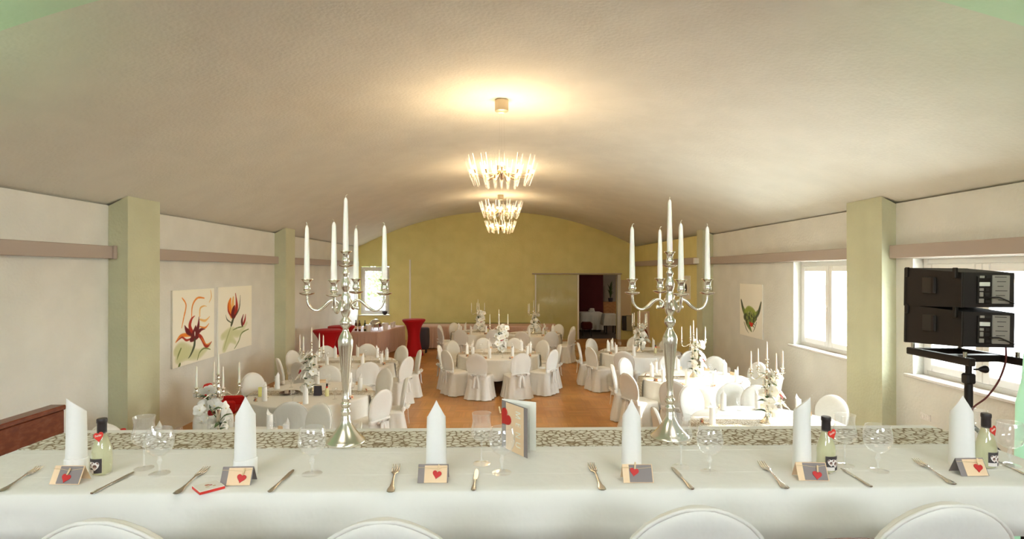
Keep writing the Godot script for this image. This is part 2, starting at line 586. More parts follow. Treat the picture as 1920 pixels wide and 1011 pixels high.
func room():
	var fl := struct("floor", bx2(Vector3(LEFT - 0.35, -0.2, -4.25), Vector3(RIGHT + 0.35, -0.002, BACK - 0.3), 0.001), M.parquet)
	# parquet squares where the open floor shows them; beyond, the pattern of the material takes over
	var sq := 1.0 / 0.3 / 8.0
	var block := mesh_of(bx(Vector3.ZERO, Vector3(sq - 0.003, 0.012, sq - 0.003), 0.0015))
	for i in range(-6, 6):
		for j in range(22, 41):
			obj("parquet_block", block, M.parquet, fl).position = Vector3((i + 0.5) * sq, -0.006, -(j + 0.5) * sq)
	struct("ceiling", vault(-3.84, BACK, 0.045, 0.0), M.ceiling)
	struct("ceiling_stage", vault(2.95, -3.84, 0.0, 0.045), M.mint)
	# the stage that the head table stands on
	struct("floor_stage", bx2(Vector3(LEFT, -0.2, 2.95), Vector3(RIGHT, STAGE, -4.25), 0.004), M.floor_stage)
	# left wall, closed
	struct("wall_left", wall_boxes([[Vector3(LEFT - 0.35, -0.2, -4.25), Vector3(LEFT, 3.5, BACK)]]), M.wall)
	struct("wall_stage_left", wall_boxes([[Vector3(LEFT - 0.35, -0.2, 2.95), Vector3(LEFT, 3.5, -4.25)]]), M.wall)
	# right wall with two window openings
	var y0 := 1.27
	var y1 := 2.765
	var x0 := RIGHT
	var x1 := RIGHT + 0.35
	var zs := [-4.25, -5.2, -6.98, -8.12, -9.86, -14.0]
	struct("wall_right", wall_boxes([
		[Vector3(x0, -0.2, zs[0]), Vector3(x1, y0, zs[5])], [Vector3(x0, y1, zs[0]), Vector3(x1, 3.5, zs[5])],
		[Vector3(x0, y0, zs[0]), Vector3(x1, y1, zs[1])], [Vector3(x0, y0, zs[2]), Vector3(x1, y1, zs[3])], [Vector3(x0, y0, zs[4]), Vector3(x1, y1, zs[5])]]), M.wall)
	struct("wall_stage_right", wall_boxes([[Vector3(x0, -0.2, 2.95), Vector3(x1, 3.5, -4.25)]]), M.wall)
	# beyond the second pillar the right wall steps in and is green
	struct("wall_right_green", wall_boxes([[Vector3(x0 - 0.24, 0, -14.0), Vector3(x1, 3.5, BACK)]]), M.green)
	var st := wall_boxes([])
	# end wall: opening for the window at its left and for the doorway at its right
	var wl := on_z(676, 500, BACK).x
	var wr := on_z(730, 500, BACK).x
	var dl := on_z(1086, 600, BACK).x
	var dr := on_z(1158, 600, BACK).x
	var zb := BACK - 0.3
	st = wall_boxes([
		[Vector3(LEFT - 0.35, 2.77, BACK), Vector3(RIGHT + 0.35, 5.3, zb)],
		[Vector3(LEFT - 0.35, -0.2, BACK), Vector3(wl, 2.77, zb)], [Vector3(wl, -0.2, BACK), Vector3(wr, 0.95, zb)],
		[Vector3(wr, -0.2, BACK), Vector3(dl, 2.77, zb)], [Vector3(dl, 2.46, BACK), Vector3(dr, 2.77, zb)], [Vector3(dr, -0.2, BACK), Vector3(RIGHT + 0.35, 2.77, zb)]])
	struct("wall_back", st, M.green)
	# wall behind the photographer, two tall windows in it
	st = wall_boxes([
		[Vector3(LEFT - 0.35, -0.2, 2.95), Vector3(RIGHT + 0.35, 3.1, 3.25)], [Vector3(LEFT - 0.35, 4.3, 2.95), Vector3(RIGHT + 0.35, 5.3, 3.25)],
		[Vector3(LEFT - 0.35, 3.1, 2.95), Vector3(-3.6, 4.3, 3.25)], [Vector3(-1.2, 3.1, 2.95), Vector3(1.2, 4.3, 3.25)], [Vector3(3.6, 3.1, 2.95), Vector3(RIGHT + 0.35, 4.3, 3.25)]])
	struct("wall_front", st, M.wall)
	# pillars against the side walls
	var pl := [[LEFT, LEFT + 0.26, -7.73, -8.45], [LEFT, LEFT + 0.26, -13.35, -13.95], [RIGHT, RIGHT - 0.19, -7.28, -8.03], [RIGHT, RIGHT - 0.262, -13.62, -14.02]]
	var words := ["pale sage green pillar against the left wall, the near one, before the flower paintings", "pale sage green pillar against the left wall, the far one, behind the flower paintings", "pale sage green pillar between the two windows of the right wall", "narrow pale sage green pillar where the green right wall begins"]
	for i in 4:
		var p: Array = pl[i]
		var xa: float = p[0]
		var xb: float = p[1]
		var ya := vault_y(xa) - 0.005
		var yb := vault_y(xb) - 0.005
		var q := PackedVector2Array([Vector2(xa, 0.0), Vector2(xb, 0.0), Vector2(xb, yb), Vector2(xa, ya)])
		st = st_new()
		extrude(st, q, absf(p[3] - p[2]), Transform3D(Basis(), Vector3(0, 0, (p[2] + p[3]) * 0.5)))
		var o := struct("pillar", st, M.sage)
		tag(o, words[i], "pillar")
	# wall rails (closed light troughs) under the vault
	var ry := 2.86
	var rails := [
		["trim_1", LEFT, LEFT + 0.10, -3.9, -7.71], ["trim_2", LEFT, LEFT + 0.10, -8.45, -13.35], ["trim_3", LEFT, LEFT + 0.10, -13.95, -20.9],
		["trim_4", RIGHT, RIGHT - 0.10, -3.9, -7.27], ["trim_5", RIGHT, RIGHT - 0.10, -8.03, -13.62], ["trim_6", RIGHT - 0.24, RIGHT - 0.34, -13.98, -20.9]]
	for r in rails:
		st = bx2(Vector3(r[1], ry - 0.085, r[3]), Vector3(r[2], ry + 0.085, r[4]), 0.006)
		struct(r[0], st, M.rail)
	# end caps
	struct("trim_7", bx2(Vector3(LEFT + 0.095, ry - 0.09, -7.66), Vector3(LEFT + 0.13, ry + 0.09, -7.72), 0.006), M.rail)
	struct("trim_8", bx2(Vector3(RIGHT - 0.24, ry - 0.07, -13.86), Vector3(RIGHT - 0.37, ry + 0.07, -13.975), 0.006), M.white)
	# white cable duct on the end wall
	var d0 := on_z(769, 487, BACK)
	struct("trim_9", bx2(Vector3(d0.x - 0.03, 0.62, BACK), Vector3(d0.x + 0.03, d0.y, BACK + 0.03), 0.003), M.white)

# a window with two sashes in an opening whose glass plane lies across x (side wall) or z (end wall)
func window_unit(called: String, xf: Transform3D, w: float, h: float, sashes: int, handle := true):
	# local frame: x along the wall, y up from the opening's bottom, +z into the room
	var root := struct_root(called)
	root.transform = xf
	var fr := 0.07
	var st := st_new()
	for s in [[Vector3(0, 0, 0), Vector3(fr, h, 0)], [Vector3(w - fr, 0, 0), Vector3(w, h, 0)], [Vector3(fr, 0, 0), Vector3(w - fr, fr, 0)], [Vector3(fr, h - fr, 0), Vector3(w - fr, h, 0)]]:
		box(st, (s[0] + s[1]) * 0.5, (s[1] - s[0]) + Vector3(0, 0, 0.07), 0.006)
	obj("window_frame", st, M.upvc, root)
	var sw := (w - 2 * fr) / sashes
	for k in sashes:
		var a := fr + k * sw
		var b := a + sw
		var sf := 0.095
		st = st_new()
		for s in [[Vector3(a, fr, 0), Vector3(a + sf, h - fr, 0)], [Vector3(b - sf, fr, 0), Vector3(b, h - fr, 0)], [Vector3(a + sf, fr, 0), Vector3(b - sf, fr + sf, 0)], [Vector3(a + sf, h - fr - sf, 0), Vector3(b - sf, h - fr, 0)]]:
			box(st, (s[0] + s[1]) * 0.5 + Vector3(0, 0, 0.02), (s[1] - s[0]) + Vector3(0, 0, 0.075), 0.01)
		var so := obj("sash", st, M.upvc, root)
		st = st_new()
		quad_n(st, Vector3(a + sf, fr + sf, 0.01), Vector3(b - sf, fr + sf, 0.01), Vector3(b - sf, h - fr - sf, 0.01), Vector3(a + sf, h - fr - sf, 0.01), Vector3(0, 0, 1))
		obj("pane", st, M.pane, so)
		if handle and k == 0:
			st = st_new()
			box(st, Vector3(b - 0.035, h * 0.47, 0.065), Vector3(0.026, 0.07, 0.012), 0.004)
			box(st, Vector3(b - 0.08, h * 0.485, 0.085), Vector3(0.11, 0.02, 0.016), 0.006)
			obj("handle", st, M.white, so)
	return root

func windows_and_doors():
	# right wall: local x runs along -z (away), so +z local = towards -x
	var b := Basis(Vector3(0, 0, -1), Vector3.UP, Vector3(-1, 0, 0))
	for k in 2:
		var z: float = [-5.2, -8.12][k]
		var w: float = [1.78, 1.74][k]
		# sashes counted from the far side: mirror so that the handle sits on the far sash
		var bb := Basis(Vector3(0, 0, 1), Vector3.UP, Vector3(-1, 0, 0))
		var root = window_unit("window_%d" % (k + 1), Transform3D(bb, Vector3(RIGHT + 0.17, 1.29, z - w)), w, 1.475, 2)
		var st := st_new()
		box(st, Vector3(w * 0.5, -0.005, 0.09), Vector3(w + 0.16, 0.04, 0.30), 0.008)
		obj("window_sill", st, M.sill, root)
	var wl := on_z(676, 500, BACK).x
	var wr := on_z(730, 500, BACK).x
	var r3 = window_unit("window_3", Transform3D(Basis(), Vector3(wl, 0.96, BACK - 0.12)), wr - wl, 1.8, 1, false)
	obj("window_sill", bx(Vector3((wr - wl) * 0.5, -0.02, 0.1), Vector3(wr - wl + 0.08, 0.03, 0.22), 0.006), M.sill, r3)
	window_unit("window_4", Transform3D(Basis(Vector3(-1, 0, 0), Vector3.UP, Vector3(0, 0, -1)), Vector3(-1.2, 3.1, 3.1)), 2.4, 1.2, 2, false)
	window_unit("window_5", Transform3D(Basis(Vector3(-1, 0, 0), Vector3.UP, Vector3(0, 0, -1)), Vector3(3.6, 3.1, 3.1)), 2.4, 1.2, 2, false)
	# sliding glass door, open: the glass leaf stands before the wall
	var g0 := on_z(1003, 513, BACK + 0.12)
	var g1 := on_z(1085, 513, BACK + 0.12)
	var d1 := on_z(1160, 513, BACK)
	var root := struct_root("door_1")
	var z := BACK + 0.1
	obj("track_rail", bx2(Vector3(g0.x - 0.1, 2.475, BACK + 0.002), Vector3(d1.x + 0.1, 2.52, z + 0.02), 0.006), M.rail, root)
	var door_glass := glassy(0.1, 0.03)
	door_glass.albedo_color = Color(0.80, 0.86, 0.72, 0.1)
	var leaf := obj("door_leaf", bx2(Vector3(g0.x + 0.05, 0.03, z - 0.006), Vector3(g1.x - 0.03, 2.45, z + 0.006), 0.002), door_glass, root)
	var st := st_new()
	box(st, Vector3(g0.x + 0.025, 1.24, z), Vector3(0.05, 2.45, 0.04), 0.006)
	box(st, Vector3(g1.x - 0.015, 1.24, z), Vector3(0.05, 2.45, 0.04), 0.006)
	obj("leaf_stile", st, M.white, leaf)
	st = st_new()
	box(st, Vector3(g0.x + 0.12, 1.1, z + 0.03), Vector3(0.025, 0.3, 0.03), 0.01)
	obj("handle", st, M.chrome, leaf)
	st = st_new()
	var dr := on_z(1158, 600, BACK).x
	box(st, Vector3(dr + 0.05, 1.23, BACK - 0.05), Vector3(0.12, 2.46, 0.22), 0.006)
	box(st, Vector3((g1.x + dr) * 0.5, 2.49, BACK - 0.16), Vector3(dr - g1.x, 0.06, 0.2), 0.006)
	obj("door_frame", st, M.wall, root)

func outside():
	struct("ground_outside", bx2(Vector3(-90, -0.7, -120), Vector3(90, -0.5, 60), 0.01), M.ground)
	# trees seen through the end window
	var rng := RandomNumberGenerator.new(); rng.seed = 77
	var spots := [[-8.6, -34.0, 4.2, "slender pale green tree outside the end window, left one"], [-7.2, -37.0, 3.4, "broad pale green tree outside the end window, right one"]]
	for s in spots:
		var t := thing("garden_tree", s[3], "tree", Vector3(s[0], -0.5, s[1]))
		var st := st_new()
		tube(st, [Vector3.ZERO, Vector3(0.05, 1.0, 0), Vector3(0, 2.2, 0.05), Vector3(0.03, s[2], 0)], [0.12, 0.1, 0.08, 0.03], 8)
		obj("trunk", st, M.bark, t)
		st = st_new()
		for k in 420:
			var h := rng.randf()
			var r: float = (0.35 + 1.2 * sin(PI * clampf(h * 0.9 + 0.08, 0, 1))) * sqrt(rng.randf())
			var a := rng.randf() * TAU
			var c := Vector3(cos(a) * r, 1.0 + h * (s[2] - 0.4), sin(a) * r)
			var bs := Basis.from_euler(Vector3(rng.randf() * TAU, rng.randf() * TAU, rng.randf() * TAU)).scaled(Vector3.ONE * rng.randf_range(0.12, 0.24))
			st.set_smooth_group(-1)
			var q := [Vector3(-1, 0, 0), Vector3(0, 0.1, 0.5), Vector3(1, 0, 0), Vector3(0, 0.1, -0.5)]
			for i in 4: q[i] = bs * q[i] + c
			quad_n(st, q[0], q[1], q[2], q[3], Vector3.UP)
		var fo := obj("foliage", st, M.tree, t)
		fo.set_meta("kind", "stuff")
	# low white wall and roofs faintly seen through the near right window
	var st := bx2(Vector3(13.0, -0.5, -16.0), Vector3(13.2, 0.5, 0.0), 0.02)
	tag(obj("garden_wall", st, M.ground), "low pale wall outside the right windows", "wall")

func side_room():
	# the room behind the doorway
	var z0 := BACK - 0.3
	var z1 := -27.0
	struct("floor_side_room", bx2(Vector3(1.0, -0.2, z0), Vector3(9.0, 0.0, z1 - 0.2), 0.001), M.dark_floor)
	struct("ceiling_side_room", bx2(Vector3(1.0, 2.8, z0), Vector3(9.0, 3.0, z1 - 0.2), 0.001), M.grey_wall)
	var xr := on_z(1131, 560, -25.6).x
	struct("wall_side_room_red", bx2(Vector3(1.0, 0, -25.6), Vector3(xr, 2.8, -25.8), 0.002), M.maroon)
	struct("wall_side_room_end", bx2(Vector3(1.0, 0, z1), Vector3(9.0, 2.8, z1 - 0.2), 0.002), M.grey_wall)
	struct("wall_side_room_left", bx2(Vector3(0.8, 0, z0), Vector3(1.0, 2.8, z1), 0.002), M.maroon)
	struct("wall_side_room_front", bx2(Vector3(RIGHT + 0.35, 0, z0 + 0.3), Vector3(9.2, 3.0, z0), 0.002), M.grey_wall)
	struct("wall_side_room_right", bx2(Vector3(9.0, 0, z0), Vector3(9.2, 2.8, z1), 0.002), M.grey_wall)
	var lamp := thing("ceiling_lamp", "round white ceiling lamp in the room behind the doorway", "lamp", Vector3(6.9, 2.74, -23.6))
	var st := st_new()
	lathe(st, [Vector2(0, -0.05), Vector2(0.14, -0.045), Vector2(0.18, 0.0), Vector2(0.18, 0.055), Vector2(0, 0.055)], 20)
	var em := mat(Color8(255, 240, 220), 0.5)
	em.emission_enabled = true; em.emission = Color8(255, 236, 205); em.emission_energy_multiplier = 1.0
	obj("shade", st, em, lamp)
	var l := OmniLight3D.new(); l.name = "lamp_light"
	l.light_color = Color8(255, 232, 205); l.light_energy = 0.9; l.omni_range = 30.0; l.omni_attenuation = 2.0; l.light_size = 0.15; l.shadow_enabled = true
	l.position = Vector3(0, -0.12, 0)
	lamp.add_child(l)
	# side tables with white cloths
	var specs := [[1088, 1131, 578, -23.9, "white draped buffet table in the room behind the doorway, left of the other"], [1134, 1160, 586, -22.9, "small white draped table in the room behind the doorway, at the right"]]
	for s in specs:
		var a := on_z(s[0], s[2], s[3])
		var b := on_z(s[1], s[2], s[3])
		var w: float = b.x - a.x
		var t := thing("draped_table", s[4], "table", Vector3((a.x + b.x) * 0.5, 0, s[3] - 0.4))
		var rings := []
		var top := 0.82
		rings.append(rr_ring(w * 0.5 - 0.05, 0.3, 0.04, top, 64))
		rings.append(rr_ring(w * 0.5, 0.35, 0.05, top - 0.02, 64))
		var bottom := 0.08 if s[0] == 1088 else 0.36
		rings.append(rr_ring(w * 0.5 + 0.03, 0.38, 0.06, (top + bottom) * 0.5, 64, 0.012, 17))
		rings.append(rr_ring(w * 0.5 + 0.05, 0.40, 0.07, bottom, 64, 0.025, 17))
		st = st_new(); loft(st, rings, true, false)
		obj("cloth", st, M.cloth, t)
		for sx in [-1, 1]:
			for sz in [-1, 1]:
				obj("leg", bx(Vector3(sx * (w * 0.5 - 0.1), 0.4, sz * 0.25), Vector3(0.05, 0.8, 0.05), 0.005), M.black, t)
		if s[0] == 1088:
			var ln := thing("white_linen", "folded white linen on the draped table behind the doorway", "linen", Vector3(on_z(1112, 566, s[3]).x, top + 0.002, s[3] - 0.4))
			st = st_new()
			box(st, Vector3(0, 0.05, 0), Vector3(0.26, 0.1, 0.2), 0.03)
			box(st, Vector3(0.02, 0.13, 0), Vector3(0.2, 0.06, 0.16), 0.025)
			obj("cloth", st, M.napkin, ln)
	# dark red low bench in the doorway
	var c := on_y(1099, 637, 0.0)
	var bench := thing("stool", "dark red upholstered stool just behind the doorway", "stool", Vector3(on_z(1100, 600, -22.3).x, 0, -22.3))
	st = st_new(); box(st, Vector3(0, 0.42, 0), Vector3(0.42, 0.3, 0.4), 0.06)
	obj("seat", st, M.maroon, bench)
	for sx in [-1, 1]:
		for sz in [-1, 1]:
			obj("leg", bx(Vector3(sx * 0.16, 0.14, sz * 0.15), Vector3(0.035, 0.28, 0.035), 0.004), M.black, bench)
	# plant and wooden sideboard at the end
	var p := on_z(1147, 575, -26.2)
	var sb := thing("sideboard", "brown wooden sideboard against the pale end wall behind the doorway", "cabinet", Vector3(p.x, 0, -26.5))
	obj("body", bx(Vector3(0, 0.6, 0), Vector3(0.8, 1.0, 0.42), 0.01), M.oak, sb)
	obj("top", bx(Vector3(0, 1.12, 0), Vector3(0.86, 0.04, 0.46), 0.008), M.oak, sb)
	for sx in [-1, 1]:
		var d := obj("door", bx(Vector3(sx * 0.195, 0.6, 0.215), Vector3(0.36, 0.88, 0.02), 0.006), M.oak, sb)
		obj("knob", bx(Vector3(sx * 0.05, 0.65, 0.235), Vector3(0.025, 0.025, 0.025), 0.008), M.brass, d)
		obj("foot", bx(Vector3(sx * 0.33, 0.05, 0), Vector3(0.06, 0.1, 0.36), 0.005), M.oak, sb)
	var pt := thing("potted_plant", "tall dark green plant on the sideboard behind the doorway", "plant", Vector3(p.x, 1.14, -26.5))
	st = st_new(); lathe(st, [Vector2(0, 0), Vector2(0.09, 0), Vector2(0.12, 0.18), Vector2(0.105, 0.18), Vector2(0.1, 0.14), Vector2(0, 0.14)], 16)
	obj("pot", st, M.slate, pt)
	for k in 12:
		var a := TAU * k / 12.0 * 2.4
		var h := 0.35 + 0.05 * k
		st = st_new()
		leaf_blade(st, Vector3(0, 0.14, 0), Vector3(cos(a) * 0.2, 0.14 + h, sin(a) * 0.2), 0.05)
		obj("leaf", st, M.leaf, pt)

# a curved leaf from a to b
func leaf_blade(st, a: Vector3, b: Vector3, w: float, sag := 0.12):
	var d := b - a
	var side := d.cross(Vector3.UP)
	if side.length() < 1e-4: side = Vector3.RIGHT
	side = side.normalized()
	var up := side.cross(d).normalized()
	var prev := []
	for i in 6:
		var t := i / 5.0
		var c := a + d * t + up * (sin(PI * t) * sag * d.length())
		var ww := w * sin(PI * (0.06 + 0.94 * t)) + 0.001
		if i == 5: ww = 0.0005
		var row := [c - side * ww + up * ww * 0.35, c, c + side * ww + up * ww * 0.35]
		if prev:
			for k in 2: quad_n(st, prev[k], prev[k + 1], row[k + 1], row[k], up)
		prev = row

# ==================================================================== pictures
func stroke(im: Image, pts: Array, w0: float, w1: float, col: Color, alpha := 0.9):
	var n := im.get_width()
	var c := curve(pts, 10 * pts.size())
	for i in c.size() - 1:
		var t := float(i) / (c.size() - 1)
		var wd := 1.35 * lerpf(w0, w1, t) * (0.55 + 0.45 * sin(PI * clampf(t * 1.1, 0, 1))) * n
		var p: Vector2 = c[i] * n
		var q: Vector2 = c[i + 1] * n
		var steps := maxi(1, int(p.distance_to(q) / maxf(1.0, wd * 0.4)))
		for s in steps:
			var m := p.lerp(q, float(s) / steps)
			var r := ceili(wd)
			for y in range(int(m.y) - r, int(m.y) + r + 1):
				for x in range(int(m.x) - r, int(m.x) + r + 1):
					if x < 0 or y < 0 or x >= n or y >= im.get_height(): continue
					var dd := Vector2(x, y).distance_to(m)
					if dd > wd: continue
					var al := alpha * clampf((wd - dd) / (wd * 0.5 + 0.5), 0, 1) * 0.7
					im.set_pixel(x, y, im.get_pixel(x, y).lerp(col, al))

func V(x, y) -> Vector2:
	return Vector2(x, y)

func canvas(bg: Color) -> Image:
	var im := Image.create(320, 320, false, Image.FORMAT_RGB8)
	im.fill(bg)
	return im

func picture_mat(im: Image) -> StandardMaterial3D:
	var m := mat(Color.WHITE, 0.7)
	m.albedo_texture = ImageTexture.create_from_image(im)
	return m

func painting(called, label, xf: Transform3D, w: float, h: float, im: Image):
	# local: x right, y up, +z out of the wall; origin at the bottom left corner on the wall
	var t := thing(called, label, "painting")
	t.transform = xf
	obj("canvas", bx(Vector3(w * 0.5, h * 0.5, 0.016), Vector3(w, h, 0.03), 0.004), M.paper, t)
	var st := st_new()
	quad_uv(st, Vector3(0.003, h - 0.003, 0.0325), Vector3(w - 0.003, h - 0.003, 0.0325), Vector3(w - 0.003, 0.003, 0.0325), Vector3(0.003, 0.003, 0.0325), Vector3(0, 0, 1))
	obj("painted_face", st, picture_mat(im), t)

func wall_things():
	var red := Color8(168, 34, 16); var dark := Color8(104, 12, 20); var orange := Color8(236, 132, 36); var gold := Color8(240, 190, 110)
	var green := Color8(112, 128, 62); var pale := Color8(214, 216, 164); var deep := Color8(66, 74, 46); var bg := Color8(248, 244, 226)
	# lily
	var im := canvas(bg)
	stroke(im, [V(.1, .9), V(.3, .85), V(.6, .9), V(.9, .8)], .09, .06, pale, .5)
	stroke(im, [V(.06, .8), V(.2, .75), V(.45, .8)], .08, .05, pale, .4)
	stroke(im, [V(.2, .1), V(.29, .2), V(.24, .36), V(.19, .5)], .014, .012, orange)
	stroke(im, [V(.42, .4), V(.44, .22), V(.56, .12), V(.74, .13)], .012, .018, orange)
	stroke(im, [V(.62, .38), V(.63, .27), V(.72, .24), V(.8, .25)], .018, .008, gold)
	stroke(im, [V(.9, .02), V(.92, .12), V(.86, .2)], .01, .012, gold)
	stroke(im, [V(.62, .42), V(.76, .45), V(.88, .4)], .02, .014, gold)
	stroke(im, [V(.62, .52), V(.76, .55), V(.86, .5)], .014, .012, orange)
	stroke(im, [V(.45, .62), V(.3, .6), V(.16, .6), V(.06, .67)], .03, .016, orange)
	stroke(im, [V(.42, .66), V(.3, .67), V(.2, .62), V(.08, .66)], .018, .01, red)
	stroke(im, [V(.56, .62), V(.66, .68), V(.76, .8), V(.84, .82), V(.93, .77)], .035, .014, red)
	stroke(im, [V(.66, .68), V(.78, .79), V(.9, .78)], .014, .008, orange)
	stroke(im, [V(.45, .6), V(.32, .55), V(.26, .47)], .05, .014, dark)
	stroke(im, [V(.48, .62), V(.38, .5), V(.42, .4), V(.5, .36)], .04, .01, red)
	stroke(im, [V(.5, .64), V(.58, .52), V(.6, .38)], .045, .012, dark)
	stroke(im, [V(.52, .64), V(.64, .57), V(.76, .57)], .035, .008, dark)
	stroke(im, [V(.44, .66), V(.5, .58), V(.52, .5)], .06, .02, dark)
	stroke(im, [V(.4, .68), V(.5, .66), V(.58, .66)], .04, .03, dark)
	stroke(im, [V(.5, .58), V(.5, .64)], .012, .008, bg)
	stroke(im, [V(.5, .68), V(.48, .78), V(.4, .88), V(.34, .92)], .03, .008, deep, .8)
	stroke(im, [V(.18, .76), V(.12, .84), V(.09, .9)], .016, .006, green)
	stroke(im, [V(.56, .98), V(.62, .88), V(.74, .84), V(.9, .88)], .01, .014, green)
	stroke(im, [V(.16, .96), V(.12, 1.0)], .02, .014, green)
	var p0 := on_x(320, 543, LEFT); var p1 := on_x(400, 543, LEFT)
	var base := Basis(Vector3(0, 0, -1), Vector3.UP, Vector3(1, 0, 0))
	var h1 := 2.29 - 1.02
	painting("flower_painting", "painting of an orange and dark red lily, left of the pair on left wall", Transform3D(base, Vector3(LEFT, 1.02, p0.z)), p0.z - p1.z - 0.03, h1, im)
	# two buds
	im = canvas(bg)
	stroke(im, [V(.1, .75), V(.35, .7), V(.6, .75), V(.85, .6)], .08, .05, pale, .45)
	stroke(im, [V(.15, .95), V(.3, .8), V(.5, .9)], .08, .05, pale, .4)
	stroke(im, [V(.38, .46), V(.3, .3), V(.34, .18)], .06, .03, orange)
	stroke(im, [V(.42, .46), V(.4, .3), V(.42, .16)], .05, .03, gold)
	stroke(im, [V(.44, .46), V(.52, .32), V(.48, .1)], .06, .014, red)
	stroke(im, [V(.38, .45), V(.42, .36), V(.46, .3)], .045, .02, dark)
	stroke(im, [V(.34, .44), V(.27, .36), V(.28, .24)], .02, .01, red)
	stroke(im, [V(.5, .45), V(.6, .34), V(.63, .14)], .02, .008, deep)
	stroke(im, [V(.4, .42), V(.42, .48), V(.5, .44)], .04, .02, dark)
	stroke(im, [V(.42, .5), V(.37, .58), V(.35, .62)], .03, .014, deep)
	stroke(im, [V(.36, .56), V(.24, .5), V(.2, .42)], .014, .006, deep)
	stroke(im, [V(.7, .64), V(.68, .56), V(.73, .46)], .035, .014, dark)
	stroke(im, [V(.73, .62), V(.78, .55), V(.8, .46)], .03, .01, red)
	stroke(im, [V(.68, .65), V(.66, .55), V(.7, .5)], .012, .006, deep)
	stroke(im, [V(.72, .66), V(.55, .66), V(.4, .68)], .012, .01, green)
	stroke(im, [V(.35, .62), V(.24, .78), V(.14, .95)], .014, .008, Color8(168, 176, 112))
	stroke(im, [V(.45, .98), V(.58, .88), V(.68, .76), V(.9, .72)], .01, .016, green)
	var p2 := on_x(406, 543, LEFT); var p3 := on_x(469, 543, LEFT)
	painting("flower_painting", "painting of two dark orange rosebuds with green leaves, right of the pair on left wall", Transform3D(base, Vector3(LEFT, 1.03, p2.z)), p2.z - p3.z, h1, im)
	# hanging greenery on the right wall
	im = canvas(Color8(246, 241, 226))
	stroke(im, [V(.06, .32), V(.16, .5), V(.34, .66)], .035, .05, deep, .7)
	stroke(im, [V(.96, .32), V(.86, .5), V(.7, .64)], .03, .05, deep, .7)
	stroke(im, [V(.16, .48), V(.3, .6), V(.6, .6), V(.82, .5)], .06, .05, green, .7)
	stroke(im, [V(.24, .54), V(.4, .48), V(.6, .5), V(.74, .55)], .06, .05, Color8(150, 166, 72), .6)
	stroke(im, [V(.22, .64), V(.5, .7), V(.76, .63)], .08, .06, deep, .7)
	stroke(im, [V(.3, .74), V(.45, .82), V(.55, .9)], .06, .025, green, .5)
	for k in 26:
		var a := k * 2.4
		var p := V(.5 + .24 * cos(a) * sqrt(k / 26.0), .62 + .13 * sin(a) * sqrt(k / 26.0))
		stroke(im, [p, p + V(.03 * cos(a * 1.7), .04), p + V(.05 * cos(a * 1.3), .08)], .03, .012, [green, deep, Color8(150, 160, 80)][k % 3], .7)
	stroke(im, [V(.46, .74), V(.54, .77), V(.6, .74)], .035, .03, Color8(214, 52, 24))
	stroke(im, [V(.2, .74), V(.3, .86), V(.42, .94)], .02, .012, deep, .4)
	stroke(im, [V(.76, .7), V(.68, .82), V(.6, .9)], .02, .012, deep, .35)
	var q0 := on_x(1390, 535, RIGHT); var q1 := on_x(1432, 535, RIGHT)
	var rb := Basis(Vector3(0, 0, 1), Vector3.UP, Vector3(-1, 0, 0))
	painting("greenery_painting", "pale painting of hanging greenery with one red bloom on the right wall", Transform3D(rb, Vector3(RIGHT, 1.24, q0.z)), q1.z - q0.z, 1.10, im)
	# small picture on the green right wall
	im = canvas(Color8(232, 226, 206))
	stroke(im, [V(.5, .4), V(.42, .55), V(.5, .7)], .1, .06, Color8(60, 50, 40), .8)
	stroke(im, [V(.5, .4), V(.58, .55), V(.5, .7)], .08, .05, Color8(80, 62, 46), .8)
	stroke(im, [V(.5, .68), V(.5, .85)], .03, .02, Color8(60, 50, 40), .8)
	var s0 := on_x(1282, 519, RIGHT - 0.24); var s1 := on_x(1295, 519, RIGHT - 0.24)
	painting("small_picture", "small white picture with a dark figure on the green part of the right wall", Transform3D(rb, Vector3(RIGHT - 0.24, 1.86, s0.z)), s1.z - s0.z, 0.62, im)
	# floral panel standing at the far right
	im = canvas(Color8(226, 204, 176))
	stroke(im, [V(.5, .95), V(.42, .7), V(.56, .5), V(.48, .25)], .03, .02, Color8(120, 84, 60), .8)
	stroke(im, [V(.3, .35), V(.5, .3), V(.7, .4)], .09, .06, Color8(236, 222, 206), .8)
	stroke(im, [V(.5, .5), V(.62, .58), V(.72, .7)], .05, .03, Color8(130, 60, 44), .8)
	stroke(im, [V(.5, .6), V(.36, .66), V(.28, .78)], .05, .03, Color8(110, 92, 62), .8)
	var e0 := on_z(1195, 632, -18.6); var e1 := on_z(1223, 585, -18.6)
	painting("floral_panel", "pale upright panel with a brown flower motif standing before the far right green wall", Transform3D(Basis(), Vector3(e0.x, 0.02, -18.6)), e1.x - e0.x, e1.y, im)
	# beige panel and grey box right of the doorway
	var b0 := on_z(1163, 600, BACK); var b1 := on_z(1189, 525, BACK)
	tag(obj("wall_panel", bx2(Vector3(b0.x, b0.y, BACK + 0.002), Vector3(b1.x, b1.y, BACK + 0.04), 0.006), mat(Color8(204, 182, 148), 0.8)), "flat beige panel on the end wall right of the doorway", "panel")
	b0 = on_z(1168, 621, BACK + 0.25); b1 = on_z(1194, 592, BACK + 0.25)
	var g := thing("wall_box", "grey metal box with a dark side on the end wall, right of the doorway", "cabinet")
	obj("body", bx2(Vector3(b0.x + 0.14, b0.y, BACK + 0.002), Vector3(b1.x, b1.y, BACK + 0.25), 0.01), mat(Color8(150, 142, 120), 0.5), g)
	obj("vent", bx2(Vector3(b0.x, b0.y + 0.02, BACK + 0.002), Vector3(b0.x + 0.13, b1.y - 0.02, BACK + 0.24), 0.01), M.black, g)
	# power socket under the near right window
	var so := on_x(1736, 782, RIGHT)
	var k := thing("wall_socket", "white wall socket low on the right wall under the near window", "socket")
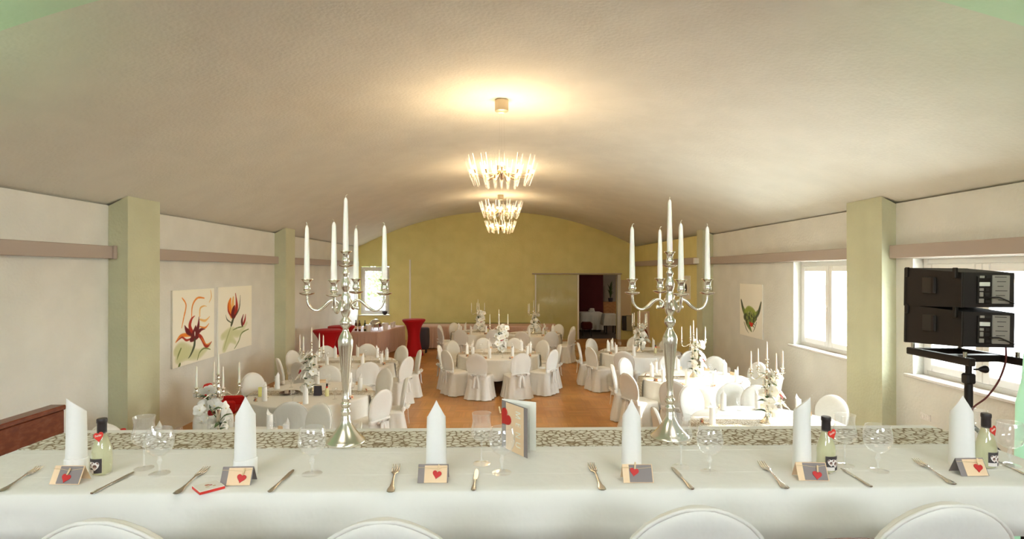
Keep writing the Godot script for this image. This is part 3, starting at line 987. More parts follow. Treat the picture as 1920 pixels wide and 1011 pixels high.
	obj("plate", bx(so + Vector3(-0.006, 0, 0), Vector3(0.012, 0.08, 0.16), 0.004), M.white, k)
	for dz in [-0.04, 0.04]:
		var st := st_new()
		lathe(st, [Vector2(0.03, 0), Vector2(0.03, 0.004), Vector2(0.024, 0.004), Vector2(0.022, 0.001), Vector2(0, 0.001)], 16, Transform3D(Basis(Vector3(0, 1, 0), Vector3(-1, 0, 0), Vector3(0, 0, 1)), so + Vector3(-0.012, 0, dz)))
		obj("socket", st, M.white, k)

# ==================================================================== chairs
# origin on the floor under the seat, back at +z, the sitter faces -z
func make_chair(pleats: float) -> Node3D:
	var t := Node3D.new()
	var st := st_new()
	var n := 72
	st = st_new()
	loft(st, [rr_ring(0.17, 0.17, 0.05, 0.485, n), rr_ring(0.21, 0.215, 0.06, 0.475, n), rr_ring(0.222, 0.228, 0.06, 0.45, n)], true, false)
	part("seat_cover", st, M.chair_cloth, t)
	st = st_new()
	var rings := []
	for i in 7:
		var u := i / 6.0
		var y := lerpf(0.452, 0.012, u)
		rings.append(rr_ring(0.222 + 0.055 * u * u + 0.01 * u, 0.228 + 0.06 * u, 0.06 + 0.05 * u, y, n, 0.015 * u, 13, Vector2(0, 0.012 * u), 0.4 * u))
	loft(st, rings)
	part("skirt", st, M.chair_cloth, t)
	# back: oval pad, round at the top
	st = st_new()
	var prof := [[0.40, 0.195], [0.48, 0.198], [0.52, 0.19], [0.56, 0.20], [0.63, 0.217], [0.70, 0.224], [0.76, 0.220], [0.81, 0.205], [0.855, 0.180], [0.89, 0.148], [0.915, 0.112], [0.935, 0.070], [0.945, 0.036], [0.948, 0.006]]
	rings = []
	for p in prof:
		var w: float = p[1]
		var y: float = p[0]
		var u := (y - 0.4) / 0.55
		var zc := 0.205 + 0.085 * u - 0.02 * sin(PI * u)
		var th := 0.034 * sqrt(clampf(w / 0.12, 0.02, 1.0))
		var ring := PackedVector3Array()
		for j in 40:
			var a := TAU * j / 40.0
			var c := cos(a)
			var s := sin(a)
			# flattened super-ellipse with a piped edge
			var px: float = w * signf(c) * pow(absf(c), 0.75)
			var pz: float = th * signf(s) * pow(absf(s), 0.7)
			if pleats > 0: pz += (pleats * cos(px * 95.0 + 2.0 * sin(px * 31.0)) * clampf((0.9 - y) * 4.0, 0, 1)) * absf(s)
			ring.append(Vector3(px, y, zc + pz))
		rings.append(ring)
	loft(st, rings, true, true)
	var back := part("backrest_cover", st, M.chair_cloth, t)
	st = st_new()
	var edge := []
	for i in 33:
		var a := PI * i / 32.0
		var p := pos_on_back(a)
		edge.append(p)
	tube(st, edge, 0.0065, 6)
	part("piping", st, M.chair_cloth, back)
	# sash round the back with a bow
	st = st_new()
	rings = []
	for k in 4:
		var y: float = [0.475, 0.487, 0.528, 0.54][k]
		var g: float = [0.0, 0.008, 0.008, 0.0][k]
		var ring := PackedVector3Array()
		for j in 36:
			var a := TAU * j / 36.0
			ring.append(Vector3((0.197 + g) * signf(cos(a)) * pow(absf(cos(a)), 0.75), y + 0.004 * sin(7.0 * a), 0.222 + (0.036 + g) * signf(sin(a)) * pow(absf(sin(a)), 0.7)))
		rings.append(ring)
	loft(st, rings)
	part("sash", st, M.sash, t)
	st = st_new()
	for s in [-1, 1]:
		var c := curve([Vector3(0, 0.51, 0.275), Vector3(s * 0.05, 0.535, 0.31), Vector3(s * 0.105, 0.525, 0.30), Vector3(s * 0.095, 0.49, 0.285), Vector3(s * 0.04, 0.495, 0.28), Vector3(0, 0.51, 0.275)], 14)
		ribbon(st, c, Vector3(0, 0.3, 1), 0.028)
		var d := curve([Vector3(s * 0.006, 0.505, 0.278), Vector3(s * 0.03, 0.44, 0.30), Vector3(s * 0.045, 0.35, 0.303), Vector3(s * 0.055, 0.255, 0.318)], 8)
		ribbon(st, d, Vector3(1, 0, 0), 0.03)
	box(st, Vector3(0, 0.508, 0.28), Vector3(0.04, 0.045, 0.03), 0.012)
	part("bow", st, M.sash, t)
	return t

func pos_on_back(a: float) -> Vector3:
	# edge of the oval back from its left waist over the top to its right waist
	var h := sin(a)
	var y := 0.56 + 0.385 * pow(h, 0.75)
	var w := 0.2
	var prof := [[0.56, 0.20], [0.63, 0.217], [0.70, 0.224], [0.76, 0.220], [0.81, 0.205], [0.855, 0.180], [0.89, 0.148], [0.915, 0.112], [0.935, 0.070], [0.945, 0.036], [0.95, 0.0]]
	for i in prof.size() - 1:
		if y >= prof[i][0] and y <= prof[i + 1][0]:
			w = lerpf(prof[i][1], prof[i + 1][1], (y - prof[i][0]) / (prof[i + 1][0] - prof[i][0]))
	if a < 1e-3 or a > PI - 1e-3: w = 0.2
	var u := (y - 0.4) / 0.55
	return Vector3(-w if a < PI * 0.5 else w, y, 0.205 + 0.085 * u - 0.02 * sin(PI * u) + 0.014)

# a strip of cloth along a path, with thickness
func ribbon(st, pts: Array, side: Vector3, w: float):
	side = side.normalized()
	var rings := []
	for i in pts.size():
		var t: Vector3 = (pts[mini(i + 1, pts.size() - 1)] - pts[maxi(i - 1, 0)]).normalized()
		var nn := t.cross(side).normalized() * 0.003
		rings.append(PackedVector3Array([pts[i] - side * w + nn, pts[i] + side * w + nn, pts[i] + side * w - nn, pts[i] - side * w - nn]))
	loft(st, rings, true, true)

func part(called: String, st, m, parent: Node) -> MeshInstance3D:
	return obj(called, st, m, parent)

# ==================================================================== candelabra and candles
const ARM := [[25, 251], [17, 251], [13, 255], [13, 260.5], [21, 265.5], [31, 262.5], [41, 252.5], [53, 246], [64, 250.5], [70.5, 261], [72, 275]]

func make_candelabrum(k: float, seg: int, phi: float, reach := 1.0) -> Node3D:
	var t := Node3D.new()
	var st := st_new()
	var pf := []
	for p in [[0, 0], [36, 0], [37, 2], [36, 5], [32, 8], [25, 15], [17, 26], [11, 36], [8.5, 44], [8, 50], [7, 52], [9, 56], [9, 60], [6.5, 63], [6.5, 66]]: pf.append(Vector2(p[0], p[1]) * k)
	lathe(st, pf, seg)
	part("base", st, M.silver, t)
	st = st_new(); pf = []
	for p in [[6.5, 66], [9, 70], [9, 74], [6, 77], [6.5, 80], [7, 82], [5.5, 85], [6, 100], [8, 130], [11, 158], [13.5, 180], [14, 190], [12, 197], [9, 203], [6, 208], [5, 212], [7, 215], [10.5, 220], [10.5, 226], [7, 231], [5, 234], [7, 238], [9, 243], [10, 250], [9, 258], [10, 262], [8, 267], [9, 272], [6, 277], [5.5, 282], [8, 288], [9, 293], [8, 299], [5.5, 306], [5, 312], [7, 315], [6, 318], [3.5, 322], [3.5, 327]]: pf.append(Vector2(p[0], p[1]) * k)
	lathe(st, pf, seg)
	part("stem", st, M.silver, t)
	for i in 5:
		var top := i == 4
		var a := phi + i * PI / 2
		var d := Vector3(cos(a), 0, sin(a))
		var o := Vector3.ZERO if top else d * 72 * k * reach
		var h := 327.0 if top else 275.0
		var holder: Node3D = t
		if not top:
			st = st_new()
			var path := []
			for p in ARM: path.append(d * (p[0] * reach if p[0] > 20 else p[0]) * k + Vector3(0, p[1] * k, 0))
			path = curve(path, 26)
			var rad := []
			for q in path.size():
				var u := q / float(path.size() - 1)
				rad.append(k * (2.5 + 1.1 * exp(-pow((u - 0.55) * 9.0, 2)) + (1.2 if q < 2 else 0.0)))
			tube(st, path, rad, maxi(6, seg / 3))
			part("arm", st, M.silver, t)
		st = st_new(); pf = []
		for p in [[0, -1], [3, -1], [8, 0], [13, 2], [14.5, 4], [13.5, 4.5], [8, 2.5], [3, 2.5]]: pf.append(Vector2(p[0], p[1] + h) * k)
		lathe(st, pf, seg, Transform3D(Basis(), o))
		part("drip_pan", st, M.silver, t)
		st = st_new(); pf = []
		for p in [[3, 2], [3, 6], [6, 8], [7.5, 12], [6.5, 15], [5.6, 18], [6, 23], [8, 27], [11, 29], [10.5, 30], [7, 28.5], [5.9, 27], [5.7, 16], [0, 16]]: pf.append(Vector2(p[0], p[1] + h) * k)
		lathe(st, pf, seg, Transform3D(Basis(), o))
		part("candle_cup", st, M.silver, t)
	return t

func make_candle(k: float, seg: int) -> Node3D:
	var t := Node3D.new()
	var st := st_new()
	lathe(st, [Vector2(0, 0), Vector2(5.4 * k, 0), Vector2(5.2 * k, 30 * k), Vector2(4.2 * k, 80 * k), Vector2(3.3 * k, 108 * k), Vector2(2.2 * k, 112 * k), Vector2(0.8 * k, 113.5 * k), Vector2(0, 114 * k)], seg)
	part("wax", st, M.wax, t)
	st = st_new()
	tube(st, [Vector3(0, 113 * k, 0), Vector3(0, 116 * k, 0), Vector3(-1.2 * k, 118.5 * k, 0), Vector3(-3.4 * k, 118.8 * k, 0)], 0.65 * k, 5)
	part("wick", st, M.wick, t)
	return t

# ==================================================================== table ware
func make_napkin(h: float, r: float, turn: float, cuff: bool, slant := 0.25, plane := false) -> Node3D:
	var t := Node3D.new()
	var n := 40
	var o0 := PackedVector3Array(); var o1 := PackedVector3Array(); var o2 := PackedVector3Array()
	var i1 := PackedVector3Array(); var i0 := PackedVector3Array()
	for j in n:
		var a := TAU * j / n
		var g := absf(wrapf(a - PI / 2, -PI, PI))        # 0 at the front
		var top := h * (1.0 - slant * ((sin(g) if g < PI / 2 else 1.0) if not plane else (1.0 - cos(g)) * 0.5))
		var e := Vector3(cos(a) * r, 0, sin(a) * r * 0.86)
		# a seam: the roll overlaps itself at one side
		var sm := 1.0 + 0.05 * smoothstep(0.0, 0.25, fposmod(a - 1.2, TAU) / TAU)
		o0.append(e * 1.10 * sm); o1.append(e * 1.03 * sm + Vector3(0, h * 0.45, 0)); o2.append(e * 0.97 * sm + Vector3(0, top, 0))
		i1.append(e * 0.90 + Vector3(0, top - 0.001, 0)); i0.append(e * 0.80 + Vector3(0, top - 0.005, 0))
	var b := Basis(Vector3.UP, turn)
	var rings := [o0, o1, o2]
	for r_ in [o0, o1, o2, i1, i0]:
		for j in n: r_[j] = b * r_[j]
	var st := st_new()
	loft(st, [o0, o1, o2], true, false)
	st.set_smooth_group(5)
	for j in n:
		var k := (j + 1) % n
		quad_n(st, o2[j], o2[k], i1[k], i1[j], Vector3.UP)
		quad_n(st, i1[j], i1[k], i0[k], i0[j], -Vector3(o1[j].x, 0, o1[j].z))
	fan(st, o2 if plane else i0, Vector3.UP)
	part("roll", st, M.napkin, t)
	if cuff:
		st = st_new()
		var c := []
		for q in [[1.10, 0.0], [1.24, 0.0], [1.22, 0.2], [1.15, 0.215], [1.08, 0.205]]:
			var ring := PackedVector3Array()
			for j in n:
				var a := TAU * j / n
				ring.append(b * Vector3(cos(a) * r * q[0], h * (q[1] + (0.008 * sin(2 * a) if q[1] > 0.1 else 0.0)), sin(a) * r * 0.86 * q[0]))
			c.append(ring)
		loft(st, c)
		part("cuff", st, M.napkin, t)
	return t

func wine_glass(prof_bowl: Array, h_stem: float, foot: float, knob := true) -> Node3D:
	var t := Node3D.new()
	var st := st_new()
	var p := []
	for q in prof_bowl: p.append(Vector2(q[0], q[1]))
	lathe(st, p, 36)
	var inner := []
	for i in range(p.size() - 1, -1, -1): inner.append(Vector2(maxf(p[i].x - 0.0012, 0.001), p[i].y + (0.0016 if i < 3 else 0.0)))
	lathe(st, inner, 36)
	# rim bead
	var last: Vector2 = p[-1]
	var rim := []
	for i in 25: rim.append(Vector3(cos(TAU * i / 24.0) * last.x, last.y, sin(TAU * i / 24.0) * last.x))
	tube(st, rim, 0.0008, 5, false)
	part("bowl", st, M.glass, t)
	st = st_new()
	var y1: float = p[0].y
	if knob: lathe(st, [Vector2(0.004, 0.006), Vector2(0.0035, h_stem * 0.35), Vector2(0.0045, h_stem * 0.55), Vector2(0.0085, h_stem * 0.72), Vector2(0.008, h_stem * 0.82), Vector2(0.0045, h_stem * 0.93), Vector2(0.007, y1 + 0.001)], 16)
	else: lathe(st, [Vector2(0.0045, 0.005), Vector2(0.003, h_stem * 0.4), Vector2(0.003, h_stem * 0.8), Vector2(0.006, y1 + 0.001)], 16)
	part("stem", st, M.crystal, t)
	st = st_new()
	lathe(st, [Vector2(0, 0), Vector2(foot, 0), Vector2(foot, 0.0015), Vector2(foot * 0.6, 0.003), Vector2(0.006, 0.007), Vector2(0, 0.007)], 32)
	part("foot", st, M.glass, t)
	return t

func make_goblet() -> Node3D:
	return wine_glass([[0.005, 0.060], [0.02, 0.065], [0.034, 0.077], [0.0425, 0.094], [0.0455, 0.111], [0.044, 0.130], [0.0385, 0.150], [0.0375, 0.153]], 0.058, 0.033)

func make_tulip() -> Node3D:
	return wine_glass([[0.004, 0.078], [0.02, 0.083], [0.033, 0.094], [0.0395, 0.109], [0.0385, 0.124], [0.0335, 0.142], [0.0315, 0.156], [0.0335, 0.176], [0.0345, 0.181]], 0.074, 0.031, false)

func make_fork() -> Node3D:
	var t := Node3D.new()
	var st := st_new()
	var rings := []
	for q in [[0.100, 0.007, 0.0022], [0.097, 0.0105, 0.0026], [0.08, 0.0105, 0.003], [0.06, 0.006, 0.003], [0.03, 0.0036, 0.004], [0.0, 0.0028, 0.006], [-0.02, 0.0036, 0.007], [-0.03, 0.0075, 0.006], [-0.042, 0.0115, 0.0045], [-0.052, 0.0118, 0.004]]:
		var ring := PackedVector3Array()
		for j in 10:
			var a := TAU * j / 10.0
			ring.append(Vector3(cos(a) * q[1], q[2] + sin(a) * 0.0014, q[0]))
		rings.append(ring)
	loft(st, rings, true, true)
	part("handle", st, M.steel, t)
	for i in 4:
		var x := (i - 1.5) * 0.0064
		st = st_new()
		tube(st, [Vector3(x, 0.0042, -0.05), Vector3(x, 0.0036, -0.065), Vector3(x, 0.005, -0.085), Vector3(x, 0.0085, -0.1)], [0.0019, 0.0018, 0.0015, 0.0008], 6)
		part("tine", st, M.steel, t)
	return t

func make_knife() -> Node3D:
	var t := Node3D.new()
	var st := st_new()
	var rings := []
	for q in [[0.11, 0.006, 0.003], [0.105, 0.0105, 0.0034], [0.085, 0.0095, 0.004], [0.05, 0.006, 0.0042], [0.02, 0.0048, 0.0042], [0.008, 0.0058, 0.004]]:
		var ring := PackedVector3Array()
		for j in 10:
			var a := TAU * j / 10.0
			ring.append(Vector3(cos(a) * q[1], 0.0045 + sin(a) * q[2] * 0.9, q[0]))
		rings.append(ring)
	loft(st, rings, true, true)
	part("handle", st, M.steel, t)
	st = st_new()
	var poly := PackedVector2Array([V(-0.006, -0.01), V(0.006, -0.01), V(0.0085, 0.012), V(0.0095, 0.05), V(0.008, 0.085), V(0.003, 0.104), V(-0.003, 0.106), V(-0.007, 0.08), V(-0.0065, 0.03)])
	extrude(st, poly, 0.0022, Transform3D(Basis(Vector3(1, 0, 0), Vector3(0, 0, -1), Vector3(0, 1, 0)), Vector3(0, 0.0042, 0)))
	part("blade", st, M.steel, t)
	return t

func make_bottle() -> Node3D:
	var t := Node3D.new()
	var st := st_new()
	lathe(st, [Vector2(0, 0.003), Vector2(0.027, 0.0), Vector2(0.0315, 0.004), Vector2(0.032, 0.03), Vector2(0.0315, 0.075), Vector2(0.029, 0.092), Vector2(0.022, 0.115), Vector2(0.0155, 0.135), Vector2(0.0135, 0.15), Vector2(0.013, 0.16)], 36)
	part("glass", st, M.glass, t)
	st = st_new()
	lathe(st, [Vector2(0, 0.006), Vector2(0.027, 0.005), Vector2(0.0295, 0.03), Vector2(0.029, 0.075), Vector2(0.0265, 0.092), Vector2(0.0195, 0.115), Vector2(0.0135, 0.135), Vector2(0.012, 0.142), Vector2(0, 0.142)], 28)
	part("wine", st, M.wine, t)
	st = st_new()
	lathe(st, [Vector2(0.0145, 0.139), Vector2(0.0142, 0.168), Vector2(0.0142, 0.173), Vector2(0.0158, 0.175), Vector2(0.0158, 0.185), Vector2(0.0145, 0.188), Vector2(0, 0.188)], 28)
	part("foil_cap", st, M.foil, t)
	# label on the front, a dark print with two white heart outlines
	st = st_new()
	st.set_smooth_group(3)
	for i in 14:
		var a0 := PI / 2 + 0.95 - 1.75 * i / 14.0
		var a1 := PI / 2 + 0.95 - 1.75 * (i + 1) / 14.0
		var v := []
		for e in [[a0, 0.060, i / 14.0, 0.0], [a1, 0.060, (i + 1) / 14.0, 0.0], [a1, 0.012, (i + 1) / 14.0, 1.0], [a0, 0.012, i / 14.0, 1.0]]: v.append([Vector3(cos(e[0]) * 0.0325, e[1], sin(e[0]) * 0.0325), V(e[2], e[3])])
		for k in [0, 1, 2, 0, 2, 3]:
			st.set_uv(v[k][1]); st.add_vertex(v[k][0])
	var im := Image.create(160, 128, false, Image.FORMAT_RGB8)
	im.fill(Color8(58, 50, 52))
	im.fill_rect(Rect2i(0, 96, 90, 32), Color8(226, 218, 212))
	for hh in [[52, 58, 2.1], [100, 66, 2.5]]:
		for y in 128:
			for x in 160:
				var xx: float = (x - hh[0]) / (17.0 * hh[2])
				var yy: float = -(y - hh[1]) / (17.0 * hh[2]) + 0.1
				var f := pow(xx * xx + yy * yy - 0.62, 3) - xx * xx * yy * yy * yy
				if f < 0.0: im.set_pixel(x, y, Color8(236, 228, 222) if f > -0.07 else (Color8(120, 88, 78) if yy > -0.1 else Color8(206, 186, 176)))
	var lm := mat(Color.WHITE, 0.6)
	lm.albedo_texture = ImageTexture.create_from_image(im)
	part("label", st, lm, t)
	# heart tag at the neck
	st = st_new()
	var xf := Transform3D(Basis.from_euler(Vector3(-0.15, 0, 0.25)), Vector3(0.006, 0.132, 0.0185))
	extrude(st, heart(0.038), 0.0018, xf)
	var tg := part("heart_tag", st, M.tag_red, t)
	var tm := TextMesh.new()
	tm.text = "Danke"; tm.font_size = 12; tm.pixel_size = 0.00075; tm.depth = 0.0006
	tm.font = sans()
	tm.font_size = 12
	var lt := obj("lettering", tm, M.paper, tg)
	lt.transform = xf * Transform3D(Basis(), Vector3(0, 0.003, 0.0012))
	return t

var sans_font: SystemFont
func sans() -> SystemFont:
	if sans_font == null:
		sans_font = SystemFont.new()
		sans_font.font_names = PackedStringArray(["Droid Sans"])
	return sans_font

# tent card; grey_main: cream strip at the left and grey main field, else the reverse
func make_place_card(grey_main: bool, heart_x: float, heart_y: float) -> Node3D:
	var t := Node3D.new()
	var w := 0.098; var h := 0.052; var d := 0.026
	var st := st_new()
	# two leaves that meet at the ridge
	var tilt := atan(d / h)
	var L := sqrt(d * d + h * h)
	var front := Transform3D(Basis(Vector3.RIGHT, -tilt), Vector3(0, 0, d))      # local y up the leaf, z out of it
	var rear := Transform3D(Basis(Vector3.UP, PI) * Basis(Vector3.RIGHT, -tilt), Vector3(0, 0, -d))
	box(st, Vector3(0, L * 0.5, 0), Vector3(w, L, 0.001), 0.0004, front)
	part("front_leaf", st, M.grey_card if not grey_main else M.cream_card, t)
	st = st_new()
	box(st, Vector3(0, L * 0.5, 0), Vector3(w, L, 0.001), 0.0004, rear)
	part("rear_leaf", st, M.cream_card if grey_main else M.grey_card, t)
	st = st_new()
	box(st, Vector3(0.009, L * 0.5 - 0.002 if not grey_main else L * 0.5, 0.001), Vector3(w - 0.024, L - 0.004, 0.0009), 0.0003, front)
	part("panel", st, M.grey_card if grey_main else M.cream_card, t)
	st = st_new()
	tube(st, curve([front * Vector3(-w * 0.5, L * 0.82, 0.002), front * Vector3(-w * 0.2, L * 0.80, 0.0025), front * Vector3(heart_x, L * 0.74, 0.004), front * Vector3(w * 0.3, L * 0.80, 0.0025), front * Vector3(w * 0.5, L * 0.84, 0.002)], 16), 0.0007, 5)
	part("string", st, M.string, t)
	st = st_new()
	extrude(st, heart(0.030), 0.0026, front * Transform3D(Basis(Vector3(0, 0, 1), -0.2), Vector3(heart_x, heart_y, 0.004)))
	part("heart", st, M.heart, t)
	st = st_new()
	var pf := front * Transform3D(Basis(Vector3(0, 0, 1), -0.15), Vector3(heart_x + 0.004, heart_y + 0.019, 0.0065))
	box(st, Vector3(-0.0012, 0, 0), Vector3(0.0022, 0.022, 0.003), 0.0005, pf)
	box(st, Vector3(0.0014, 0, 0), Vector3(0.0022, 0.022, 0.003), 0.0005, pf)
	part("peg", st, M.peg, t)
	return t

# ==================================================================== the head table on the stage
func head_table():
	M.crystal = glassy(0.12, 0.02)
	var bl := on_y(132, 806, TT)
	var br := on_y(1745, 797, TT)
	var zf := on_y(960, 801.5, TT).z
	var zn := on_y(960, 919.5, TT).z
	var cx := (bl.x + br.x) * 0.5
	var cz := (zf + zn) * 0.5
	var hx := (br.x - bl.x) * 0.5
	var hz := (zn - zf) * 0.5
	var t := thing("banquet_table", "long head table on the stage, hidden under its white cloth", "table", Vector3(cx, STAGE, cz))
	obj("tabletop", bx(Vector3(0, 0.735, 0), Vector3(hx * 2 - 0.02, 0.026, hz * 2 - 0.02), 0.005), M.oak, t)
	for x in [-0.92, -0.33, 0.33, 0.92]:
		for z in [-0.8, 0.8]:
			obj("leg", bx(Vector3(x * hx, 0.361, z * hz), Vector3(0.045, 0.722, 0.045), 0.004), M.black_metal, t)
	# cloth: top, and a short fall all round
	var st := st_new()
	var n := 420
	var c := Vector2(cx, cz)
	var rings := [rr_ring(hx - 0.05, hz - 0.05, 0.02, TT, n, 0, 0, c), rr_ring(hx - 0.006, hz - 0.006, 0.012, TT, n, 0, 0, c), rr_ring(hx + 0.002, hz + 0.002, 0.014, TT - 0.005, n, 0, 0, c), rr_ring(hx + 0.008, hz + 0.008, 0.02, TT - 0.05, n, 0.001, 21, c), rr_ring(hx + 0.016, hz + 0.016, 0.025, TT - 0.10, n, 0.003, 21, c), rr_ring(hx + 0.024, hz + 0.024, 0.03, TT - 0.152, n, 0.006, 21, c), rr_ring(hx + 0.021, hz + 0.021, 0.03, TT - 0.152, n, 0.006, 21, c)]
	loft(st, rings, true, false)
	# pressed fold lines along the cloth
	for zz in [on_y(960, 888, TT).z, on_y(960, 846, TT).z]:
		st.set_smooth_group(9)
		var a := 0.007
		for s in [-1, 1]:
			quad_n(st, Vector3(cx - hx + 0.01, TT + 0.0001, zz + s * a), Vector3(cx + hx - 0.01, TT + 0.0001, zz + s * a), Vector3(cx + hx - 0.01, TT + 0.0024, zz), Vector3(cx - hx + 0.01, TT + 0.0024, zz), Vector3.UP)
		st.set_smooth_group(0)
	tag(obj("tablecloth", st, M.cloth), "long white tablecloth with pressed fold lines on the head table", "tablecloth")
	# runner of a web-like fibre net
	var r0 := on_y(960, 838.5, TT).z
	var r1 := on_y(960, 809, TT).z
	st = st_new()
	box(st, Vector3(cx, TT + 0.002, (r0 + r1) * 0.5), Vector3(hx * 2 - 0.02, 0.003, r0 - r1), 0.001)
	tag(obj("table_runner", st, M.runner), "long beige table runner with a brown web pattern on the head table", "table runner")
	var nth := ["leftmost", "second from the left", "third from the left", "third from the right", "second from the right", "rightmost"]
	var up := Vector3(0, TT + 0.0002, 0)
	# candelabra
	var kk := -on_y(650, 832, TT).z / F
	var cp := make_candelabrum(kk, 28, deg_to_rad(16))
	var cd := make_candle(kk, 18)
	for i in 2:
		var at := on_y([648, 1256][i], [832, 823][i], TT); at.y = TT + 0.0036
		var side: String = ["left", "right"][i]
		var o := dup(cp, "candelabrum", "tall five-armed silver candelabrum at the %s of the head table" % side, "candelabrum", at, [0.27, 0.253][i])
		for j in 5:
			var p := candle_spot(kk, deg_to_rad(16), j)
			var words: Array = ["right", "front", "left", "rear", "centre"]
			dup(cd, "candle", "cream taper candle on the %s %s of the %s head table candelabrum" % [words[j], "cup" if j == 4 else "arm", side], "candle", at + Basis(Vector3.UP, o.rotation.y) * p, 0.8 * j + i, "candles of the head table candelabra")
	# napkins
	var nap := [[143, 891, 748, 1.9, true], [460, 895, 742, 0.0, true], [818, 888, 748, 0.0, false], [1184, 890, 745, 0.15, false], [1504, 888, 742, -1.0, false], [1803, 878, 737, -1.0, false]]
	for i in 6:
		var q: Array = nap[i]
		var at := on_y(q[0], q[1] - 4, TT)
		var k := -at.z / F
		var tn: float = [0.0, 0.0, 0.0, 0.0, 0.0, 0.0][i]
		var o := make_napkin((q[1] - q[2] - 4) * k, [17.5, 17.0, 17.0, 16.5, 17.0, 18.0][i] * k, [-0.75, 0.43, 0.12, -0.2, 0.95, -0.55][i], q[4], 0.2 if i in [0, 4] else 0.25, i in [0, 4])
		put(o, "napkin")
		o.position = at + up - Vector3(0, TT, 0)
		o.position.y = TT + 0.0005
		tag(o, "white napkin folded to a pointed upright roll, %s on the head table" % nth[i], "napkin", "rolled napkins on the head table")
	# place cards
	var cards := [[120, 910, true, 0.002, 0.02], [440, 912, false, 0.017, 0.022], [811, 907, false, 0.013, 0.026], [1198, 907, true, -0.012, 0.034], [1528, 903, true, 0.012, 0.018], [1829, 894, false, 0.018, 0.026]]
	for i in 6:
		var q: Array = cards[i]
		var at := on_y(q[0], q[1], TT)
		var o := make_place_card(q[2], q[3], q[4])
		put(o, "place_card")
		o.position = Vector3(at.x, TT + 0.0016, at.z - 0.027)
		o.rotation.y = [-0.04, 0.03, 0.0, -0.02, -0.08, 0.03][i]
		tag(o, "%s place card with red heart and peg, %s of six" % ["grey and cream" if q[2] else "cream and grey", nth[i]], "place card", "place cards on the head table")
	# cutlery
	var fk := make_fork()
	var kn := make_knife()
	var forks := [[0, 924, 75, 879], [330, 928, 388, 880], [732, 925, 744, 876], [1130, 921, 1108, 873], [1474, 918, 1426, 870], [1788, 910, 1716, 865]]
	var knives := [[173, 928, 252, 887], [506, 925, 551, 883], [888, 922, 894, 882], [1298, 920, 1259, 878], [1633, 915, 1576, 880], [1930, 895, 1868, 866]]
	for i in 6:
		for s in 2:
			var q: Array = [forks, knives][s][i]
			var a := on_y(q[0], q[1], TT)
			var b := on_y(q[2], q[3], TT)
			var d := a - b
			var at := (a + b) * 0.5; at.y = TT + 0.0008
			var o := dup([fk, kn][s], ["fork", "knife"][s], "%s %s lying on the head table" % [nth[i], ["steel fork", "steel table knife"][s]], ["fork", "knife"][s], at, atan2(d.x, d.z), ["forks on the head table", "knives on the head table"][s])
			o.scale = Vector3.ONE * (d.length() / [0.2, 0.216][s])
	# glasses
	var gb := make_goblet(); var tp := make_tulip()
	var gob := [[299, 889, 1.0], [585, 889, 1.03], [941, 887, 1.0], [1331, 886, 0.98], [1646, 883, 1.02], [1893, 873, 1.0]]
	for i in 6:
		var at := on_y(gob[i][0], gob[i][1], TT); at.y = TT + 0.0006
		dup(gb, "goblet", "short round stemmed goblet, %s of the goblets on the head table" % nth[i], "glass", at, 0.0, "goblets on the head table").scale = Vector3.ONE * gob[i][2]
	var tul := [[270, 879, "behind the leftmost goblet"], [903, 870, "beside the menu booklet"], [1277, 876, "beside the right candelabrum foot"], [1584, 874, "behind the bottle near the right end"], [1829, 862, "behind the rightmost napkin"]]
	for i in 5:
		var at := on_y(tul[i][0], tul[i][1], TT); at.y = TT + 0.0006
		dup(tp, "wine_glass", "tall tulip wine glass %s on the head table" % tul[i][2], "glass", at, 0.0, "wine glasses on the head table")
	# bottles
	var bt := make_bottle()
	var bot := [[191, 889, -0.2, "leftmost of three"], [1549, 884, 0.35, "middle one of three"], [1849, 876, 0.4, "rightmost of three"]]
	for q in bot:
		var at := on_y(q[0], q[1], TT); at.y = TT + 0.0006
		dup(bt, "wine_bottle", "small wine bottle with black foil and red heart, %s" % q[3], "bottle", at, q[2], "small wine bottles on the head table")
	menu_booklet()
	# small square box lying before the second card
	var sq := on_y(391, 917, TT)
	var bo := thing("chocolate_box", "small flat square box with red sides and a printed lid on the head table", "box", Vector3(sq.x, TT + 0.0006, sq.z), 0.78)
	obj("body", bx(Vector3(0, 0.004, 0), Vector3(0.074, 0.008, 0.074), 0.001), M.tag_red, bo)
	var im := Image.create(64, 64, false, Image.FORMAT_RGB8)
	im.fill(Color8(226, 220, 206))
	for q in [[30, 24, 7, Color8(190, 120, 90)], [38, 30, 5, Color8(170, 90, 80)], [26, 40, 6, Color8(206, 190, 160)], [44, 42, 5, Color8(200, 170, 130)]]:
		for y in 64:
			for x in 64:
				if V(x, y).distance_to(V(q[0], q[1])) < q[2]: im.set_pixel(x, y, q[3])
	st = st_new()
	box(st, Vector3(0, 0.0088, 0), Vector3(0.073, 0.0014, 0.073), 0.0003)
	obj("lid", st, M.paper, bo)
	st = st_new()
	quad_uv(st, Vector3(-0.034, 0.0098, -0.034), Vector3(0.034, 0.0098, -0.034), Vector3(0.034, 0.0098, 0.034), Vector3(-0.034, 0.0098, 0.034), Vector3.UP)
	obj("print", st, picture_mat(im), bo)
	# chairs on the stage, backs to the camera
	var ch := make_chair(0.0)
	var tops := [[188, 972, "leftmost"], [720, 971, "second from the left"], [1308, 948, "second from the right"], [1778, 941, "rightmost"]]
	for i in 4:
		var sc := 0.9
		var at := on_y(tops[i][0], tops[i][1], STAGE + 0.948 * sc)
		dup(ch, "banquet_chair", "white covered chair at the head table, round top in view, %s" % tops[i][2], "chair", Vector3(at.x, STAGE, at.z - 0.28 * sc), 0.0, "chairs at the head table").scale = Vector3.ONE * sc
	# wooden parapet at the left end of the stage
	var p1 := on_y(121, 759, STAGE + 0.76)
